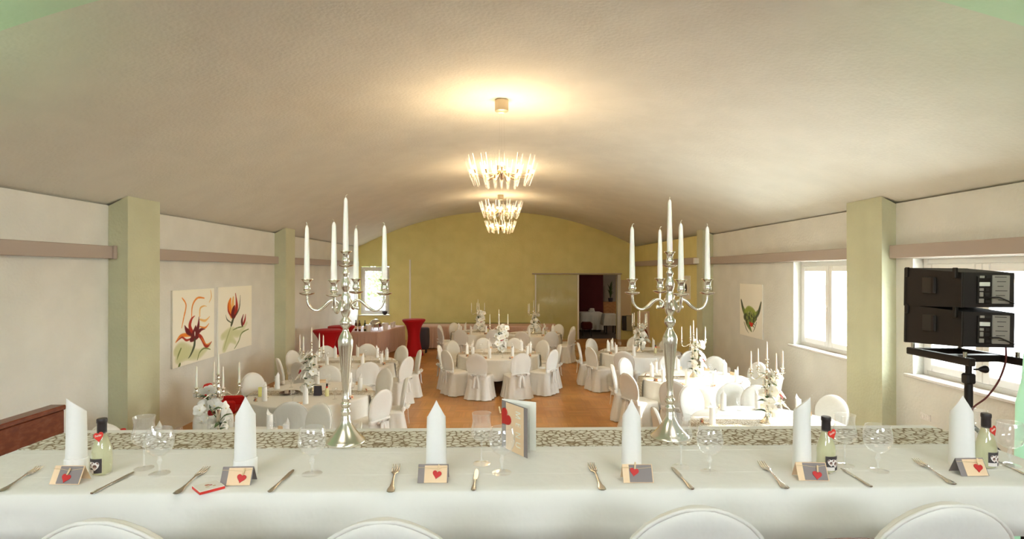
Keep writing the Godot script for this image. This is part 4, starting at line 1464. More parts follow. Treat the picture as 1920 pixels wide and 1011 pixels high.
	var w0 := on_y(87, 762, STAGE + 0.76)
	var pp := thing("wooden_panel", "dark red-brown wooden panel with a flat top at the left end of the head table", "panel")
	obj("body", bx2(Vector3(w0.x, STAGE, -0.4), Vector3(p1.x, STAGE + 0.735, p1.z), 0.004), M.dark_wood, pp)
	obj("cap", bx2(Vector3(w0.x - 0.008, STAGE + 0.735, -0.4), Vector3(p1.x + 0.006, STAGE + 0.76, p1.z - 0.006), 0.005), M.dark_wood, pp)
	# soft ceiling panels over the stage, above the frame
	for i in 2:
		var pn := thing("ceiling_panel", ["square white ceiling panel lamp over the left half of the stage", "square white ceiling panel lamp over the right half of the stage"][i], "lamp", Vector3([-1.3, 1.3][i], 4.42, -0.9), 0.0, "")
		obj("frame", bx(Vector3(0, 0.03, 0), Vector3(1.26, 0.06, 1.26), 0.008), M.white, pn)
		var pm := mat(Color8(245, 240, 230), 0.6)
		pm.emission_enabled = true; pm.emission = Color8(255, 246, 230); pm.emission_energy_multiplier = 0.9
		obj("diffuser", bx(Vector3(0, -0.006, 0), Vector3(1.18, 0.012, 1.18), 0.003), pm, pn)
		for sx in [-1, 1]: obj("hanger", bx(Vector3(sx * 0.4, 0.2, 0), Vector3(0.02, 0.3, 0.02), 0.003), M.chrome, pn)
		var al := AreaLight3D.new(); al.name = "panel_light"
		al.area_size = Vector2(1.1, 1.1); al.light_energy = 0.6; al.light_color = Color(1.0, 0.975, 0.92); al.area_range = 30.0; al.area_attenuation = 2.0; al.shadow_enabled = true
		al.position = Vector3(0, -0.02, 0); al.rotation_degrees = Vector3(-90, 0, 0)
		pn.add_child(al)
	# mint glowing columns of the stage lighting at both ends; only the right one shows
	var e := on_z(1949, 700, zf - 0.06)
	var glow := mat(Color8(206, 240, 216), 0.6)
	glow.emission_enabled = true; glow.emission = Color8(150, 226, 178); glow.emission_energy_multiplier = 0.3
	for i in 2:
		var col := thing("light_column", ["slim mint green glowing light column at the right end of the head table", "slim mint green glowing light column at the left end of the stage"][i], "lamp", Vector3([e.x, -3.35][i], STAGE, [zf - 0.06, -3.0][i]), 0.0, "")
		st = st_new()
		rings = []
		for q in [[0.03, 0.10], [0.5, 0.088], [0.82, 0.082], [0.93, 0.06], [1.14, 0.05], [1.2, 0.045], [1.2, 0.036], [1.18, 0.034]]:
			rings.append(circle_ring(q[1], q[0], 40, 0.003 if q[0] < 1.1 else 0.0, 9))
		loft(st, rings, false, true)
		obj("shade", st, glow, col)
		st = st_new()
		lathe(st, [Vector2(0, 0), Vector2(0.12, 0), Vector2(0.12, 0.015), Vector2(0.1, 0.03), Vector2(0, 0.03)], 32)
		obj("foot", st, M.white, col)
		var l := SpotLight3D.new(); l.name = "uplight"
		l.light_color = Color8(170, 255, 190); l.light_energy = 0.6; l.spot_range = 12.0; l.spot_attenuation = 2.0
		l.spot_angle = 48.0; l.spot_angle_attenuation = 1.0; l.light_size = 0.04; l.shadow_enabled = true
		l.position = Vector3(0, 1.23, 0)
		col.add_child(l)
		l.look_at_from_position(col.position + l.position, Vector3([3.9, -4.0][i], 4.2, -3.5), Vector3.RIGHT)

func candle_spot(k: float, phi: float, j: int, reach := 1.0) -> Vector3:
	if j == 4: return Vector3(0, (327.0 + 16.2) * k, 0)
	var a := phi + j * PI / 2
	return Vector3(cos(a) * 72 * k * reach, (275.0 + 16.2) * k, sin(a) * 72 * k * reach)

func menu_booklet():
	var s := on_y(941, 839, TT)      # foot of the spine
	var f := on_y(989, 862, TT)      # foot of the cover's free edge
	var r := on_y(1005, 848, TT)     # foot of the rear leaf's free edge
	s.y = TT + 0.004; f.y = s.y; r.y = s.y
	var h := 0.182
	var t := thing("menu_booklet", "cream and grey menu booklet with a red heart standing open on the head table", "menu", s)
	var w := (f - s).length()
	var d := (f - s).normalized()
	var xf := Transform3D(Basis(d, Vector3.UP, d.cross(Vector3.UP)), Vector3.ZERO)
	var st := st_new()
	box(st, Vector3(w * 0.5, h * 0.5, 0), Vector3(w, h, 0.0012), 0.0003, xf)
	obj("cover", st, M.grey_card, t)
	st = st_new()
	box(st, Vector3(w * 0.525, h * 0.5 - 0.0015, 0.0012), Vector3(w * 0.69, h - 0.003, 0.0012), 0.0003, xf)
	obj("cover_panel", st, M.cream_card, t)
	var bold := FontVariation.new()
	bold.base_font = sans(); bold.variation_embolden = 0.0
	for i in 4:
		var tm := TextMesh.new()
		tm.text = "MENU"[i]; tm.font = bold; tm.font_size = 26; tm.pixel_size = 0.0014; tm.depth = 0.0006
		var lt := obj("letter", tm, M.paper, t)
		lt.transform = xf * Transform3D(Basis(Vector3(0, 0, 1), -PI / 2).scaled(Vector3(1.15, 1.0, 1)), Vector3(w * 0.66, h * (0.80 - 0.205 * i), 0.0024))
	st = st_new()
	var d2 := (r - s).normalized()
	var x2 := Transform3D(Basis(d2, Vector3.UP, d2.cross(Vector3.UP)), Vector3.ZERO)
	var w2 := (r - s).length()
	box(st, Vector3(w2 * 0.5, h * 0.5 + 0.002, -0.001), Vector3(w2, h + 0.004, 0.0012), 0.0003, x2)
	obj("rear_leaf", st, M.paper, t)
	st = st_new()
	var d3 := (d * 0.45 + d2 * 0.55).normalized()
	var x3 := Transform3D(Basis(d3, Vector3.UP, d3.cross(Vector3.UP)), Vector3.ZERO)
	box(st, Vector3(w2 * 0.48, h * 0.5, 0), Vector3(w2 * 0.95, h - 0.003, 0.0006), 0.0002, x3)
	obj("inner_page", st, M.paper, t)
	st = st_new()
	extrude(st, heart(0.074), 0.003, xf * Transform3D(Basis(Vector3(0, 0, 1), -0.72), Vector3(w * 0.19, h * 0.66, 0.0045)))
	obj("heart", st, M.heart, t)
	st = st_new()
	var pf := xf * Transform3D(Basis(Vector3(0, 0, 1), 0.45), Vector3(-0.006, h * 0.78, 0.006))
	box(st, Vector3(-0.0016, 0, 0), Vector3(0.003, 0.026, 0.004), 0.0006, pf)
	box(st, Vector3(0.0018, 0, 0), Vector3(0.003, 0.026, 0.004), 0.0006, pf)
	obj("peg", st, M.peg, t)

# ==================================================================== round tables in the hall
# where round a table: angles are degrees from the side nearest the stage, turning to the right
func place_word(a: float) -> String:
	var w := ["near side", "near side right of centre", "near right", "right side", "far right", "far side right of centre", "far side", "far side left of centre", "far left", "left side", "near left", "near side left of centre"]
	return w[int(round(fposmod(a, 360.0) / 30.0)) % 12]

func hall_tables():
	var chair_a := make_chair(0.0)
	var chair_b := make_chair(0.006)
	var kk := 0.00216
	var cp := make_candelabrum(kk, 14, deg_to_rad(16), 1.3)
	var cd := make_candle(kk, 8)
	var nap := make_napkin(0.27, 0.034, 0.0, false)
	var card := small_card()
	var gl := small_goblet()
	var btl := small_bottle()
	var garl := make_garland()
	# x, z, radius, name, chair angles, chair distance, candelabrum turn
	var T := [
		[-0.02, -12.55, 0.9, "centre table", [20, -20, 57, -56, 92, -90, 128, -126, 164, -164], 0.02, 0.3],
		[-0.66, -17.0, 0.78, "far left-middle table", [-22, 22, -62, -100, -140, 180], 0.0, 0.5],
		[1.0, -16.5, 0.78, "far right-middle table", [-20, 20, 60, 98, 138, 176], 0.0, 0.9],
		[-2.85, -8.55, 0.9, "left middle table", [8, 61, 97, 139, 187, 240, 312], 0.05, 0.0],
		[-3.02, -11.45, 0.9, "left far table", [28, 66, 104, 141, 180, 218, 256, 300, -28], 0.02, 0.6],
		[-2.93, -5.9, 0.85, "left near table", [150, 209, 100, -100], 0.1, -0.62],
		[3.25, -6.75, 0.88, "right near table", [118, 160, 200, -90], 0.06, 0.35],
		[3.36, -9.65, 0.9, "right middle table", [4, -31, -66, -100, -136, 180, 145, 108, 50], 0.06, 0.2],
		[3.2, -12.75, 0.9, "right far table", [-28, -64, -99, -134, 170, 135, 100, 30], 0.03, 0.7]]
	for q in T:
		var c := Vector3(q[0], 0, q[1])
		var r: float = q[2]
		var nm: String = q[3]
		round_table(c, r, nm)
		var pos := c + Vector3(0, 0.7595, 0)
		var run := "beige web-patterned runner across the %s" % nm
		var st := st_new()
		runner_strip(st, r)
		var ro := obj("table_runner", st, M.runner)
		ro.position = pos
		tag(ro, run, "table runner", "runners on the hall tables")
		var k := 0
		for a in q[4]:
			var an := deg_to_rad(a)
			var d := Vector3(sin(an), 0, cos(an))
			var at: Vector3 = c + d * (r + 0.14 + q[5] + 0.012 * ((k * 7) % 5))
			# the chair's back is at +z of its own frame, so it turns by its angle
			var near := cos(an) > 0.2
			var proto: Node3D = chair_b if (k * 5 + int(absf(c.z) * 3)) % 3 == 1 else chair_a
			var look := "white covered chair with gathered back" if proto == chair_b else "white covered chair with smooth back"
			dup(proto, "banquet_chair", "%s, %s of %s" % [look, place_word(a), nm], "chair", at, an + 0.06 * sin(k * 2.3 + c.x), "white covered chairs round the hall tables")
			# its place setting
			var dn := d.rotated(Vector3.UP, 0.07)
			dup(nap, "napkin", "white napkin rolled upright, %s of %s" % [place_word(a), nm], "napkin", pos + dn * (r - 0.19), an * 1.7, "napkins on the hall tables")
			dup(card, "place_card", "small tent place card, %s of %s" % [place_word(a), nm], "place card", pos + d.rotated(Vector3.UP, -0.02) * (r - 0.09), an, "place cards on the hall tables")
			dup(gl, "goblet", "stemmed drinking glass, %s of %s" % [place_word(a), nm], "glass", pos + d.rotated(Vector3.UP, -0.22) * (r - 0.27), 0.0, "glasses on the hall tables")
			k += 1
		# candelabrum with its candles and flowers
		var tn: float = q[6]
		var cpos := c + Vector3(0, 0.7635, 0)
		if not nm.begins_with("left far"):
			dup(cp, "candelabrum", "five-armed silver candelabrum with flowers on the %s" % nm, "candelabrum", cpos, tn, "candelabra on the hall tables")
			for j in 5:
				dup(cd, "candle", "white taper candle, %s of the candelabrum on %s" % [["right arm", "front arm", "left arm", "rear arm", "centre"][j], nm], "candle", cpos + Basis(Vector3.UP, tn) * candle_spot(kk, deg_to_rad(16), j, 1.3), j * 1.1, "candles of the hall candelabra")
		if not nm.begins_with("left far"): dup(garl, "flower_garland", "white flower garland with green leaves on the %s" % nm, "flowers", cpos, tn * 2.0 + 0.3 * c.x, "garlands on the hall tables")
		dup(btl, "bottle", "small dark-topped bottle beside the flowers on the %s" % nm, "bottle", pos + Vector3(0.3, 0, 0.22), 0.0, "small bottles on the hall tables")
	# things of their own on the left and right tables
	var at := on_y(596, 742, 0.762)
	var m1 := thing("menu_card", "dark grey menu card standing on the left table nearest the paintings", "menu", Vector3(at.x, 0.763, at.z))
	for s in [-1, 1]:
		obj("leaf", bx(Vector3(0, 0.07, s * 0.03), Vector3(0.11, 0.145, 0.003), 0.001, Transform3D(Basis(Vector3.RIGHT, -s * 0.2), Vector3.ZERO)), M.slate, m1)
	at = on_y(491, 744, 0.762)
	var m2 := thing("menu_card", "pale yellow-green card standing on the left table nearest the paintings", "card", Vector3(at.x, 0.762, at.z), 0.3)
	obj("leaf", bx(Vector3(0, 0.07, 0), Vector3(0.1, 0.14, 0.003), 0.001, Transform3D(Basis(Vector3.RIGHT, -0.15), Vector3.ZERO)), mat(Color8(226, 222, 130), 0.8), m2)
	obj("foot", bx(Vector3(0, 0.06, -0.025), Vector3(0.1, 0.125, 0.003), 0.001, Transform3D(Basis(Vector3.RIGHT, 0.2), Vector3.ZERO)), mat(Color8(226, 222, 130), 0.8), m2)
	at = on_y(543, 738, 0.762)
	var tr := thing("tray", "round dark tray with two tea lights on the left table nearest the paintings", "tray", Vector3(at.x, 0.762, at.z))
	var st := st_new()
	lathe(st, [Vector2(0, 0), Vector2(0.12, 0), Vector2(0.15, 0.02), Vector2(0.145, 0.022), Vector2(0.115, 0.006), Vector2(0, 0.006)], 28)
	obj("dish", st, M.brown_glass, tr)
	for s in [-1, 1]:
		st = st_new()
		lathe(st, [Vector2(0, 0.006), Vector2(0.028, 0.006), Vector2(0.032, 0.05), Vector2(0.029, 0.05), Vector2(0.026, 0.02), Vector2(0, 0.02)], 14)
		var tl := obj("tea_light", st, M.porcelain, tr)
		tl.position = Vector3(s * 0.045, 0, 0.0)

func runner_strip(st, r: float):
	# lies across the table and hangs a little over both edges
	var hw := 0.16
	var e := sqrt(r * r - hw * hw)
	var rings := []
	for q in [[-r - 0.050, -0.30], [-r - 0.034, -0.05], [-r - 0.022, -0.004], [-e + 0.02, 0.0035], [e - 0.02, 0.0035], [r + 0.022, -0.004], [r + 0.034, -0.05], [r + 0.050, -0.30]]:
		var o: float = 0.0
		rings.append(PackedVector3Array([Vector3(q[0], q[1], -hw), Vector3(q[0], q[1], hw), Vector3(q[0] - signf(q[0]) * 0.002, q[1] - 0.002, hw), Vector3(q[0] - signf(q[0]) * 0.002, q[1] - 0.002, -hw)]))
	loft(st, rings, true, true)

func round_table(c: Vector3, r: float, nm: String):
	var t := thing("round_table", "round banquet table under white cloth, the %s" % nm, "table", c)
	var st := st_new()
	lathe(st, [Vector2(0, 0.725), Vector2(r - 0.03, 0.725), Vector2(r - 0.01, 0.735), Vector2(r - 0.01, 0.748), Vector2(r - 0.02, 0.752), Vector2(0, 0.752)], 48)
	obj("tabletop", st, M.oak, t)
	for i in 4:
		var a := TAU * (i + 0.5) / 4
		obj("leg", bx(Vector3(cos(a) * r * 0.55, 0.361, sin(a) * r * 0.55), Vector3(0.05, 0.722, 0.05), 0.004), M.black_metal, t)
	st = st_new()
	var n := 120
	var ph := c.x * 3.0 + c.z
	loft(st, [circle_ring(0.02, 0.757, n), circle_ring(r - 0.06, 0.757, n), circle_ring(r - 0.012, 0.7565, n), circle_ring(r, 0.752, n), circle_ring(r + 0.004, 0.735, n), circle_ring(r + 0.006, 0.66, n, 0.008, 11, ph), circle_ring(r + 0.016, 0.55, n, 0.02, 11, ph), circle_ring(r + 0.024, 0.43, n, 0.03, 11, ph), circle_ring(r + 0.03, 0.32, n, 0.038, 11, ph), circle_ring(r + 0.026, 0.32, n, 0.038, 11, ph)], true, false)
	var o := obj("tablecloth", st, M.cloth)
	o.position = c
	tag(o, "white cloth hanging in soft folds over the %s" % nm, "tablecloth", "round tablecloths in the hall")

func small_card() -> Node3D:
	var t := Node3D.new()
	var st := st_new()
	for s in [-1, 1]:
		box(st, Vector3(0, 0.026, 0), Vector3(0.095, 0.056, 0.0012), 0.0004, Transform3D(Basis(Vector3.RIGHT, -s * 0.46), Vector3(0, 0, s * 0.0125)))
	part("leaves", st, M.cream_card, t)
	st = st_new()
	box(st, Vector3(-0.025, 0.026, 0.0012), Vector3(0.04, 0.054, 0.0012), 0.0004, Transform3D(Basis(Vector3.RIGHT, -0.46), Vector3(0, 0, 0.0125)))
	part("panel", st, M.grey_card, t)
	st = st_new()
	extrude(st, heart(0.032), 0.003, Transform3D(Basis(Vector3.RIGHT, -0.46), Vector3(0, 0, 0.0125)) * Transform3D(Basis(), Vector3(0.015, 0.028, 0.004)))
	part("heart", st, M.heart, t)
	return t

func small_goblet() -> Node3D:
	var t := Node3D.new()
	var st := st_new()
	lathe(st, [Vector2(0.005, 0.07), Vector2(0.03, 0.085), Vector2(0.043, 0.115), Vector2(0.042, 0.14), Vector2(0.037, 0.165)], 14)
	part("bowl", st, M.glass, t)
	st = st_new()
	lathe(st, [Vector2(0, 0), Vector2(0.033, 0.0), Vector2(0.032, 0.003), Vector2(0.005, 0.008), Vector2(0.0035, 0.04), Vector2(0.006, 0.072)], 10)
	part("stem", st, M.crystal, t)
	return t

func small_bottle() -> Node3D:
	var t := Node3D.new()
	var st := st_new()
	lathe(st, [Vector2(0, 0), Vector2(0.03, 0), Vector2(0.031, 0.08), Vector2(0.024, 0.11), Vector2(0.0135, 0.14), Vector2(0.0135, 0.15)], 12)
	var wine := mat(Color8(222, 214, 158), 0.25)
	part("body", st, wine, t)
	st = st_new()
	lathe(st, [Vector2(0.0145, 0.14), Vector2(0.0145, 0.185), Vector2(0, 0.187)], 12)
	part("foil_cap", st, M.foil, t)
	st = st_new()
	extrude(st, heart(0.036), 0.003, Transform3D(Basis(), Vector3(0.004, 0.135, 0.02)))
	part("heart_tag", st, M.tag_red, t)
	return t

func make_garland() -> Node3D:
	var t := Node3D.new()
	var rng := RandomNumberGenerator.new(); rng.seed = 12
	var bl := st_new()
	for k in 5:
		var a := TAU * k / 5
		var d := Vector3(cos(a), 0, sin(a))
		var s := Vector3(-sin(a), 0, cos(a))
		var prev := []
		for i in 5:
			var u := i / 4.0
			var w := 0.035 * sin(PI * (0.1 + 0.82 * u))
			var c := d * 0.066 * u + Vector3(0, 0.014 * sin(u * 2.4) + 0.012 * u, 0)
			var row := [c - s * w + Vector3(0, 0.006, 0), c, c + s * w + Vector3(0, 0.006, 0)]
			if prev:
				for j in 2: quad_n(bl, prev[j], prev[j + 1], row[j + 1], row[j], Vector3.UP)
			prev = row
	var blossom := mesh_of(bl)
	var cst := st_new()
	lathe(cst, [Vector2(0.004, 0), Vector2(0.009, 0.006), Vector2(0.008, 0.014), Vector2(0, 0.017)], 8)
	var heart_m := mesh_of(cst)
	var lst := st_new()
	leaf_blade(lst, Vector3.ZERO, Vector3(0.15, 0.02, 0), 0.022, 0.16)
	var leaf := mesh_of(lst)
	var stem := []
	for i in 9:
		var u := i / 8.0
		stem.append(Vector3(0.02 + 0.05 * sin(u * 7.0), 0.56 - 0.52 * u, 0.035 + 0.03 * cos(u * 6.0)))
	var sst := st_new()
	tube(sst, stem, 0.004, 6)
	part("stem", sst, M.leaf, t)
	for i in 30:
		var u := (i + 0.5) / 30.0
		var h := 0.62 - 0.55 * u
		var spread := 0.06 + 0.08 * sin(PI * u)
		var c := Vector3(0.02 + 0.05 * sin(u * 7.0), h, 0.035 + 0.03 * cos(u * 6.0)) + Vector3(rng.randf_range(-1, 1), rng.randf_range(-0.3, 0.3), rng.randf_range(-0.4, 1)) * spread
		var out := Vector3(rng.randf_range(-0.8, 0.8), rng.randf_range(0.0, 0.8), rng.randf_range(0.2, 1.0)).normalized()
		var sx := out.cross(Vector3.UP).normalized()
		var b := Basis(sx, out, sx.cross(out)).scaled(Vector3.ONE * rng.randf_range(0.8, 1.25))
		var o := obj("blossom", blossom, M.red_petal if i == 14 else M.petal, t)
		o.transform = Transform3D(b, c)
		if i == 14: o.set_meta("label", "single red bloom")
		var p := obj("flower_centre", heart_m, M.pollen, o)
	for i in 16:
		var u := (i + 0.5) / 16.0
		var o := obj("leaf", leaf, M.leaf, t)
		o.transform = Transform3D(Basis.from_euler(Vector3(rng.randf_range(-0.4, 0.4), rng.randf() * TAU, rng.randf_range(-0.5, 0.7))).scaled(Vector3.ONE * rng.randf_range(0.7, 1.3)), Vector3(0.02 + 0.05 * sin(u * 7.0), 0.57 - 0.5 * u, 0.035 + 0.03 * cos(u * 6.0)))
	return t

# ==================================================================== buffet and standing tables
func pleated(hx: float, hz: float, h: float, n: int, freq: int) -> SurfaceTool:
	var st := st_new()
	loft(st, [rr_ring(hx - 0.01, hz - 0.01, 0.02, h, n), rr_ring(hx, hz, 0.02, h - 0.01, n), rr_ring(hx + 0.004, hz + 0.004, 0.02, h - 0.06, n, 0.004, freq), rr_ring(hx + 0.012, hz + 0.012, 0.03, h * 0.5, n, 0.011, freq), rr_ring(hx + 0.02, hz + 0.02, 0.04, 0.03, n, 0.015, freq)], true, false)
	return st

func buffet():
	# left buffet block, turned a little
	var a := on_y(709, 624, 0.75)      # its front right corner
	var ang := -0.2
	var ax := Vector3(cos(ang), 0, -sin(ang))
	var az := Vector3(sin(ang), 0, cos(ang))
	var L := 1.35
	var D := 2.2
	var c := a - ax * (L * 0.5) - az * (D * 0.5)
	c.y = 0
	var t := thing("buffet_table", "buffet table with a pleated dusky pink skirt at the far left", "table", c, ang)
	obj("tabletop", bx(Vector3(0, 0.73, 0), Vector3(L - 0.04, 0.03, D - 0.04), 0.004), M.oak, t)
	for sx in [-1, 1]:
		for sz in [-1, 1]:
			obj("leg", bx(Vector3(sx * (L * 0.5 - 0.12), 0.357, sz * (D * 0.5 - 0.12)), Vector3(0.05, 0.714, 0.05), 0.004), M.black, t)
	var sk := obj("table_skirt", pleated(L * 0.5, D * 0.5, 0.756, 480, 58), M.skirt)
	sk.position = c; sk.rotation.y = ang
	tag(sk, "pleated dusky pink skirt round the buffet table at the far left", "table skirt")
	# long buffet before the end wall
	var e0 := on_y(792, 612, 0.75)
	var e1 := on_y(1040, 612, 0.75)
	var z := -19.2
	var w := e1.x - e0.x + 0.2
	var c2 := Vector3((e0.x + e1.x) * 0.5, 0, z)
	var t2 := thing("buffet_table", "long buffet table with dusky pink skirt before the green end wall", "table", c2)
	obj("tabletop", bx(Vector3(0, 0.73, 0), Vector3(w - 0.04, 0.03, 0.86), 0.004), M.oak, t2)
	for sx in [-1, 1]:
		for sz in [-1, 1]:
			obj("leg", bx(Vector3(sx * (w * 0.5 - 0.12), 0.357, sz * 0.34), Vector3(0.05, 0.714, 0.05), 0.004), M.black, t2)
	var sk2 := obj("table_skirt", pleated(w * 0.5, 0.45, 0.756, 640, 84), M.skirt)
	sk2.position = c2
	tag(sk2, "pleated dusky pink skirt round the long buffet before the green end wall", "table skirt")
	var shelf := thing("glass_shelf", "long dark green glass counter shelf along the foot of the end wall", "shelf", Vector3(0, 0, 0))
	var s0 := on_z(770, 607, BACK + 0.2)
	var s1 := on_z(1000, 607, BACK + 0.2)
	obj("board", bx2(Vector3(s0.x, s0.y + 0.02, BACK + 0.002), Vector3(s1.x, s0.y - 0.05, BACK + 0.4), 0.01), M.counter, shelf)
	for i in 4:
		obj("bracket", bx(Vector3(lerpf(s0.x + 0.3, s1.x - 0.3, i / 3.0), s0.y - 0.12, BACK + 0.15), Vector3(0.04, 0.14, 0.28), 0.005), M.slate, shelf)
	# things on the left buffet
	var top := 0.7585
	var items := [[669, 620, "dark"], [677, 617, "brown"], [684, 622, "brown"], [690, 616, "dark"]]
	var wb := {}
	for k in ["dark", "brown"]:
		var b := Node3D.new()
		var st := st_new()
		lathe(st, [Vector2(0, 0), Vector2(0.037, 0), Vector2(0.038, 0.19), Vector2(0.03, 0.23), Vector2(0.014, 0.265), Vector2(0.013, 0.3)], 16)
		part("body", st, M.green_glass if k == "dark" else M.brown_glass, b)
		st = st_new()
		lathe(st, [Vector2(0.0145, 0.295), Vector2(0.0145, 0.33), Vector2(0, 0.332)], 12)
		part("cap", st, M.foil, b)
		st = st_new()
		lathe(st, [Vector2(0.0385, 0.06), Vector2(0.0385, 0.15)], 16)
		part("label", st, M.cream_card, b)
		wb[k] = b
	var idx := 0
	for q in items:
		var at := c + az * (D * 0.5 - 0.25 - 0.06 * (idx % 2)) + ax * (-0.34 + 0.15 * idx)
		at.y = top
		dup(wb[q[2]], "drink_bottle", "%s bottle on the far left buffet, %s of four" % [["dark green", "brown", "brown", "dark green"][idx], ["leftmost", "second from left", "third from left", "rightmost"][idx]], "bottle", at, 0.0, "bottles on the buffet")
		idx += 1
	var pots := [[0.30, 0.95, 0.09, 0.2, "white tapered ice bucket beside the bottles on the buffet"], [0.55, 0.25, 0.1, 0.19, "white tapered bucket at the far end of the buffet"]]
	for q in pots:
		var at: Vector3 = c + ax * q[0] + az * q[1]; at.y = top
		var p := thing("ice_bucket", q[4], "bucket", at)
		var st := st_new()
		lathe(st, [Vector2(0, 0), Vector2(q[2] * 0.7, 0), Vector2(q[2], q[3]), Vector2(q[2] * 1.08, q[3]), Vector2(q[2] * 1.08, q[3] + 0.012), Vector2(q[2] * 0.93, q[3] + 0.012), Vector2(q[2] * 0.64, 0.02), Vector2(0, 0.02)], 24)
		obj("body", st, M.porcelain, p)
		for s in [-1, 1]:
			st = st_new()
			tube(st, curve([Vector3(s * q[2] * 0.9, q[3] * 0.85, -0.02), Vector3(s * (q[2] + 0.03), q[3] * 0.8, 0), Vector3(s * q[2] * 0.9, q[3] * 0.85, 0.02)], 8), 0.005, 6)
			obj("handle", st, M.chrome, p)
	var cat: Vector3 = c + ax * 0.36 + az * 0.55; cat.y = top
	var cd := thing("chafing_dish", "round chrome chafing dish with a domed lid on the buffet", "dish", cat)
	var st := st_new()
	lathe(st, [Vector2(0, 0.1), Vector2(0.16, 0.1), Vector2(0.19, 0.12), Vector2(0.19, 0.2), Vector2(0.2, 0.205), Vector2(0, 0.205)], 28)
	obj("pan", st, M.chrome, cd)
	st = st_new()
	var dome := []
	for i in 9: dome.append(Vector2(0.19 * cos(PI / 2 * i / 8.0), 0.207 + 0.14 * sin(PI / 2 * i / 8.0)))
	lathe(st, dome, 28)
	var lid := obj("lid", st, M.chrome, cd)
	st = st_new()
	tube(st, curve([Vector3(-0.05, 0.34, 0), Vector3(-0.03, 0.375, 0), Vector3(0.03, 0.375, 0), Vector3(0.05, 0.34, 0)], 10), 0.007, 6)
	obj("handle", st, M.black, lid)
	for i in 4:
		var an := TAU * (i + 0.5) / 4
		obj("leg", bx(Vector3(cos(an) * 0.15, 0.052, sin(an) * 0.15), Vector3(0.018, 0.104, 0.018), 0.004), M.chrome, cd)
	for i in 3:
		var at: Vector3 = c + ax * (0.56 - 0.03 * i) + az * (-0.2 - 0.2 * i); at.y = top
		var cup := thing("cup_stack", "stack of white cups on the far end of the buffet, %s of three" % ["nearest", "middle", "farthest"][i], "cups", at, 0.0, "cup stacks on the buffet")
		for k in 3:
			st = st_new()
			lathe(st, [Vector2(0, 0), Vector2(0.025, 0), Vector2(0.04, 0.05), Vector2(0.042, 0.06), Vector2(0.038, 0.058), Vector2(0.022, 0.008), Vector2(0, 0.008)], 16)
			obj("cup", st, M.porcelain, cup).position = Vector3(0, 0.055 * k, 0)
	# dark bowl on the sill of the end window
	var wi := on_z(722, 589, BACK - 0.02)
	var bw := thing("dark_bowl", "dark round bowl on the sill of the end window", "bowl", Vector3(wi.x, 0.957, BACK + 0.03))
	st = st_new()
	lathe(st, [Vector2(0, 0), Vector2(0.05, 0), Vector2(0.09, 0.06), Vector2(0.1, 0.13), Vector2(0.085, 0.13), Vector2(0.07, 0.03), Vector2(0, 0.03)], 18)
	obj("body", st, M.slate, bw)
	# red standing tables in stretch covers
	var proto := Node3D.new()
	st = st_new()
	var rings := []
	for q in [[0.34, 1.105], [0.352, 1.1], [0.352, 1.075], [0.31, 1.02], [0.24, 0.92], [0.195, 0.78], [0.18, 0.62], [0.185, 0.45], [0.215, 0.25], [0.265, 0.08], [0.285, 0.01]]:
		rings.append(circle_ring(q[0], q[1], 64, 0.0 if q[1] > 1.0 else 0.012 * (1.0 - q[1]), 4))
	loft(st, rings, false, true)
	part("stretch_cover", st, M.red_cloth, proto)
	st = st_new()
	lathe(st, [Vector2(0.345, 1.106), Vector2(0.35, 1.112), Vector2(0.34, 1.118), Vector2(0, 1.118)], 48)
	part("top_cap", st, M.red_cloth, proto)
	for i in 4:
		var an := TAU * i / 4 + PI / 4
		part("foot", bx(Vector3(cos(an) * 0.2, 0.012, sin(an) * 0.2), Vector3(0.05, 0.022, 0.05), 0.004), M.black, proto)
	var rt := [[614, 618, -14.3, "red stretch-covered standing table at the left, the nearer of two"], [640, 611, -15.25, "red stretch-covered standing table at the left, behind another"], [776, 598, -17.3, "red stretch-covered standing table alone before the green end wall"]]
	for q in rt:
		var at := on_z(q[0], q[1], q[2]); at.y = 0
		dup(proto, "standing_table", q[3], "table", at, q[2], "red standing tables")
	# dark slate case standing beside the third
	var ca := on_z(790, 640, -17.9)
	var cs := thing("dark_case", "dark slate covered round case standing behind the right red standing table", "case", Vector3(ca.x + 0.02, 0, -17.9))
	st = st_new()
	loft(st, [rr_ring(0.2, 0.16, 0.1, 0.12, 40), rr_ring(0.23, 0.18, 0.12, 0.2, 40), rr_ring(0.24, 0.19, 0.12, 0.5, 40), rr_ring(0.23, 0.18, 0.12, 0.76, 40), rr_ring(0.2, 0.15, 0.1, 0.8, 40)], true, true)
	obj("cover", st, M.slate, cs)
	for s in [-1, 1]: obj("foot", bx(Vector3(s * 0.13, 0.06, 0), Vector3(0.04, 0.12, 0.2), 0.005), M.black, cs)

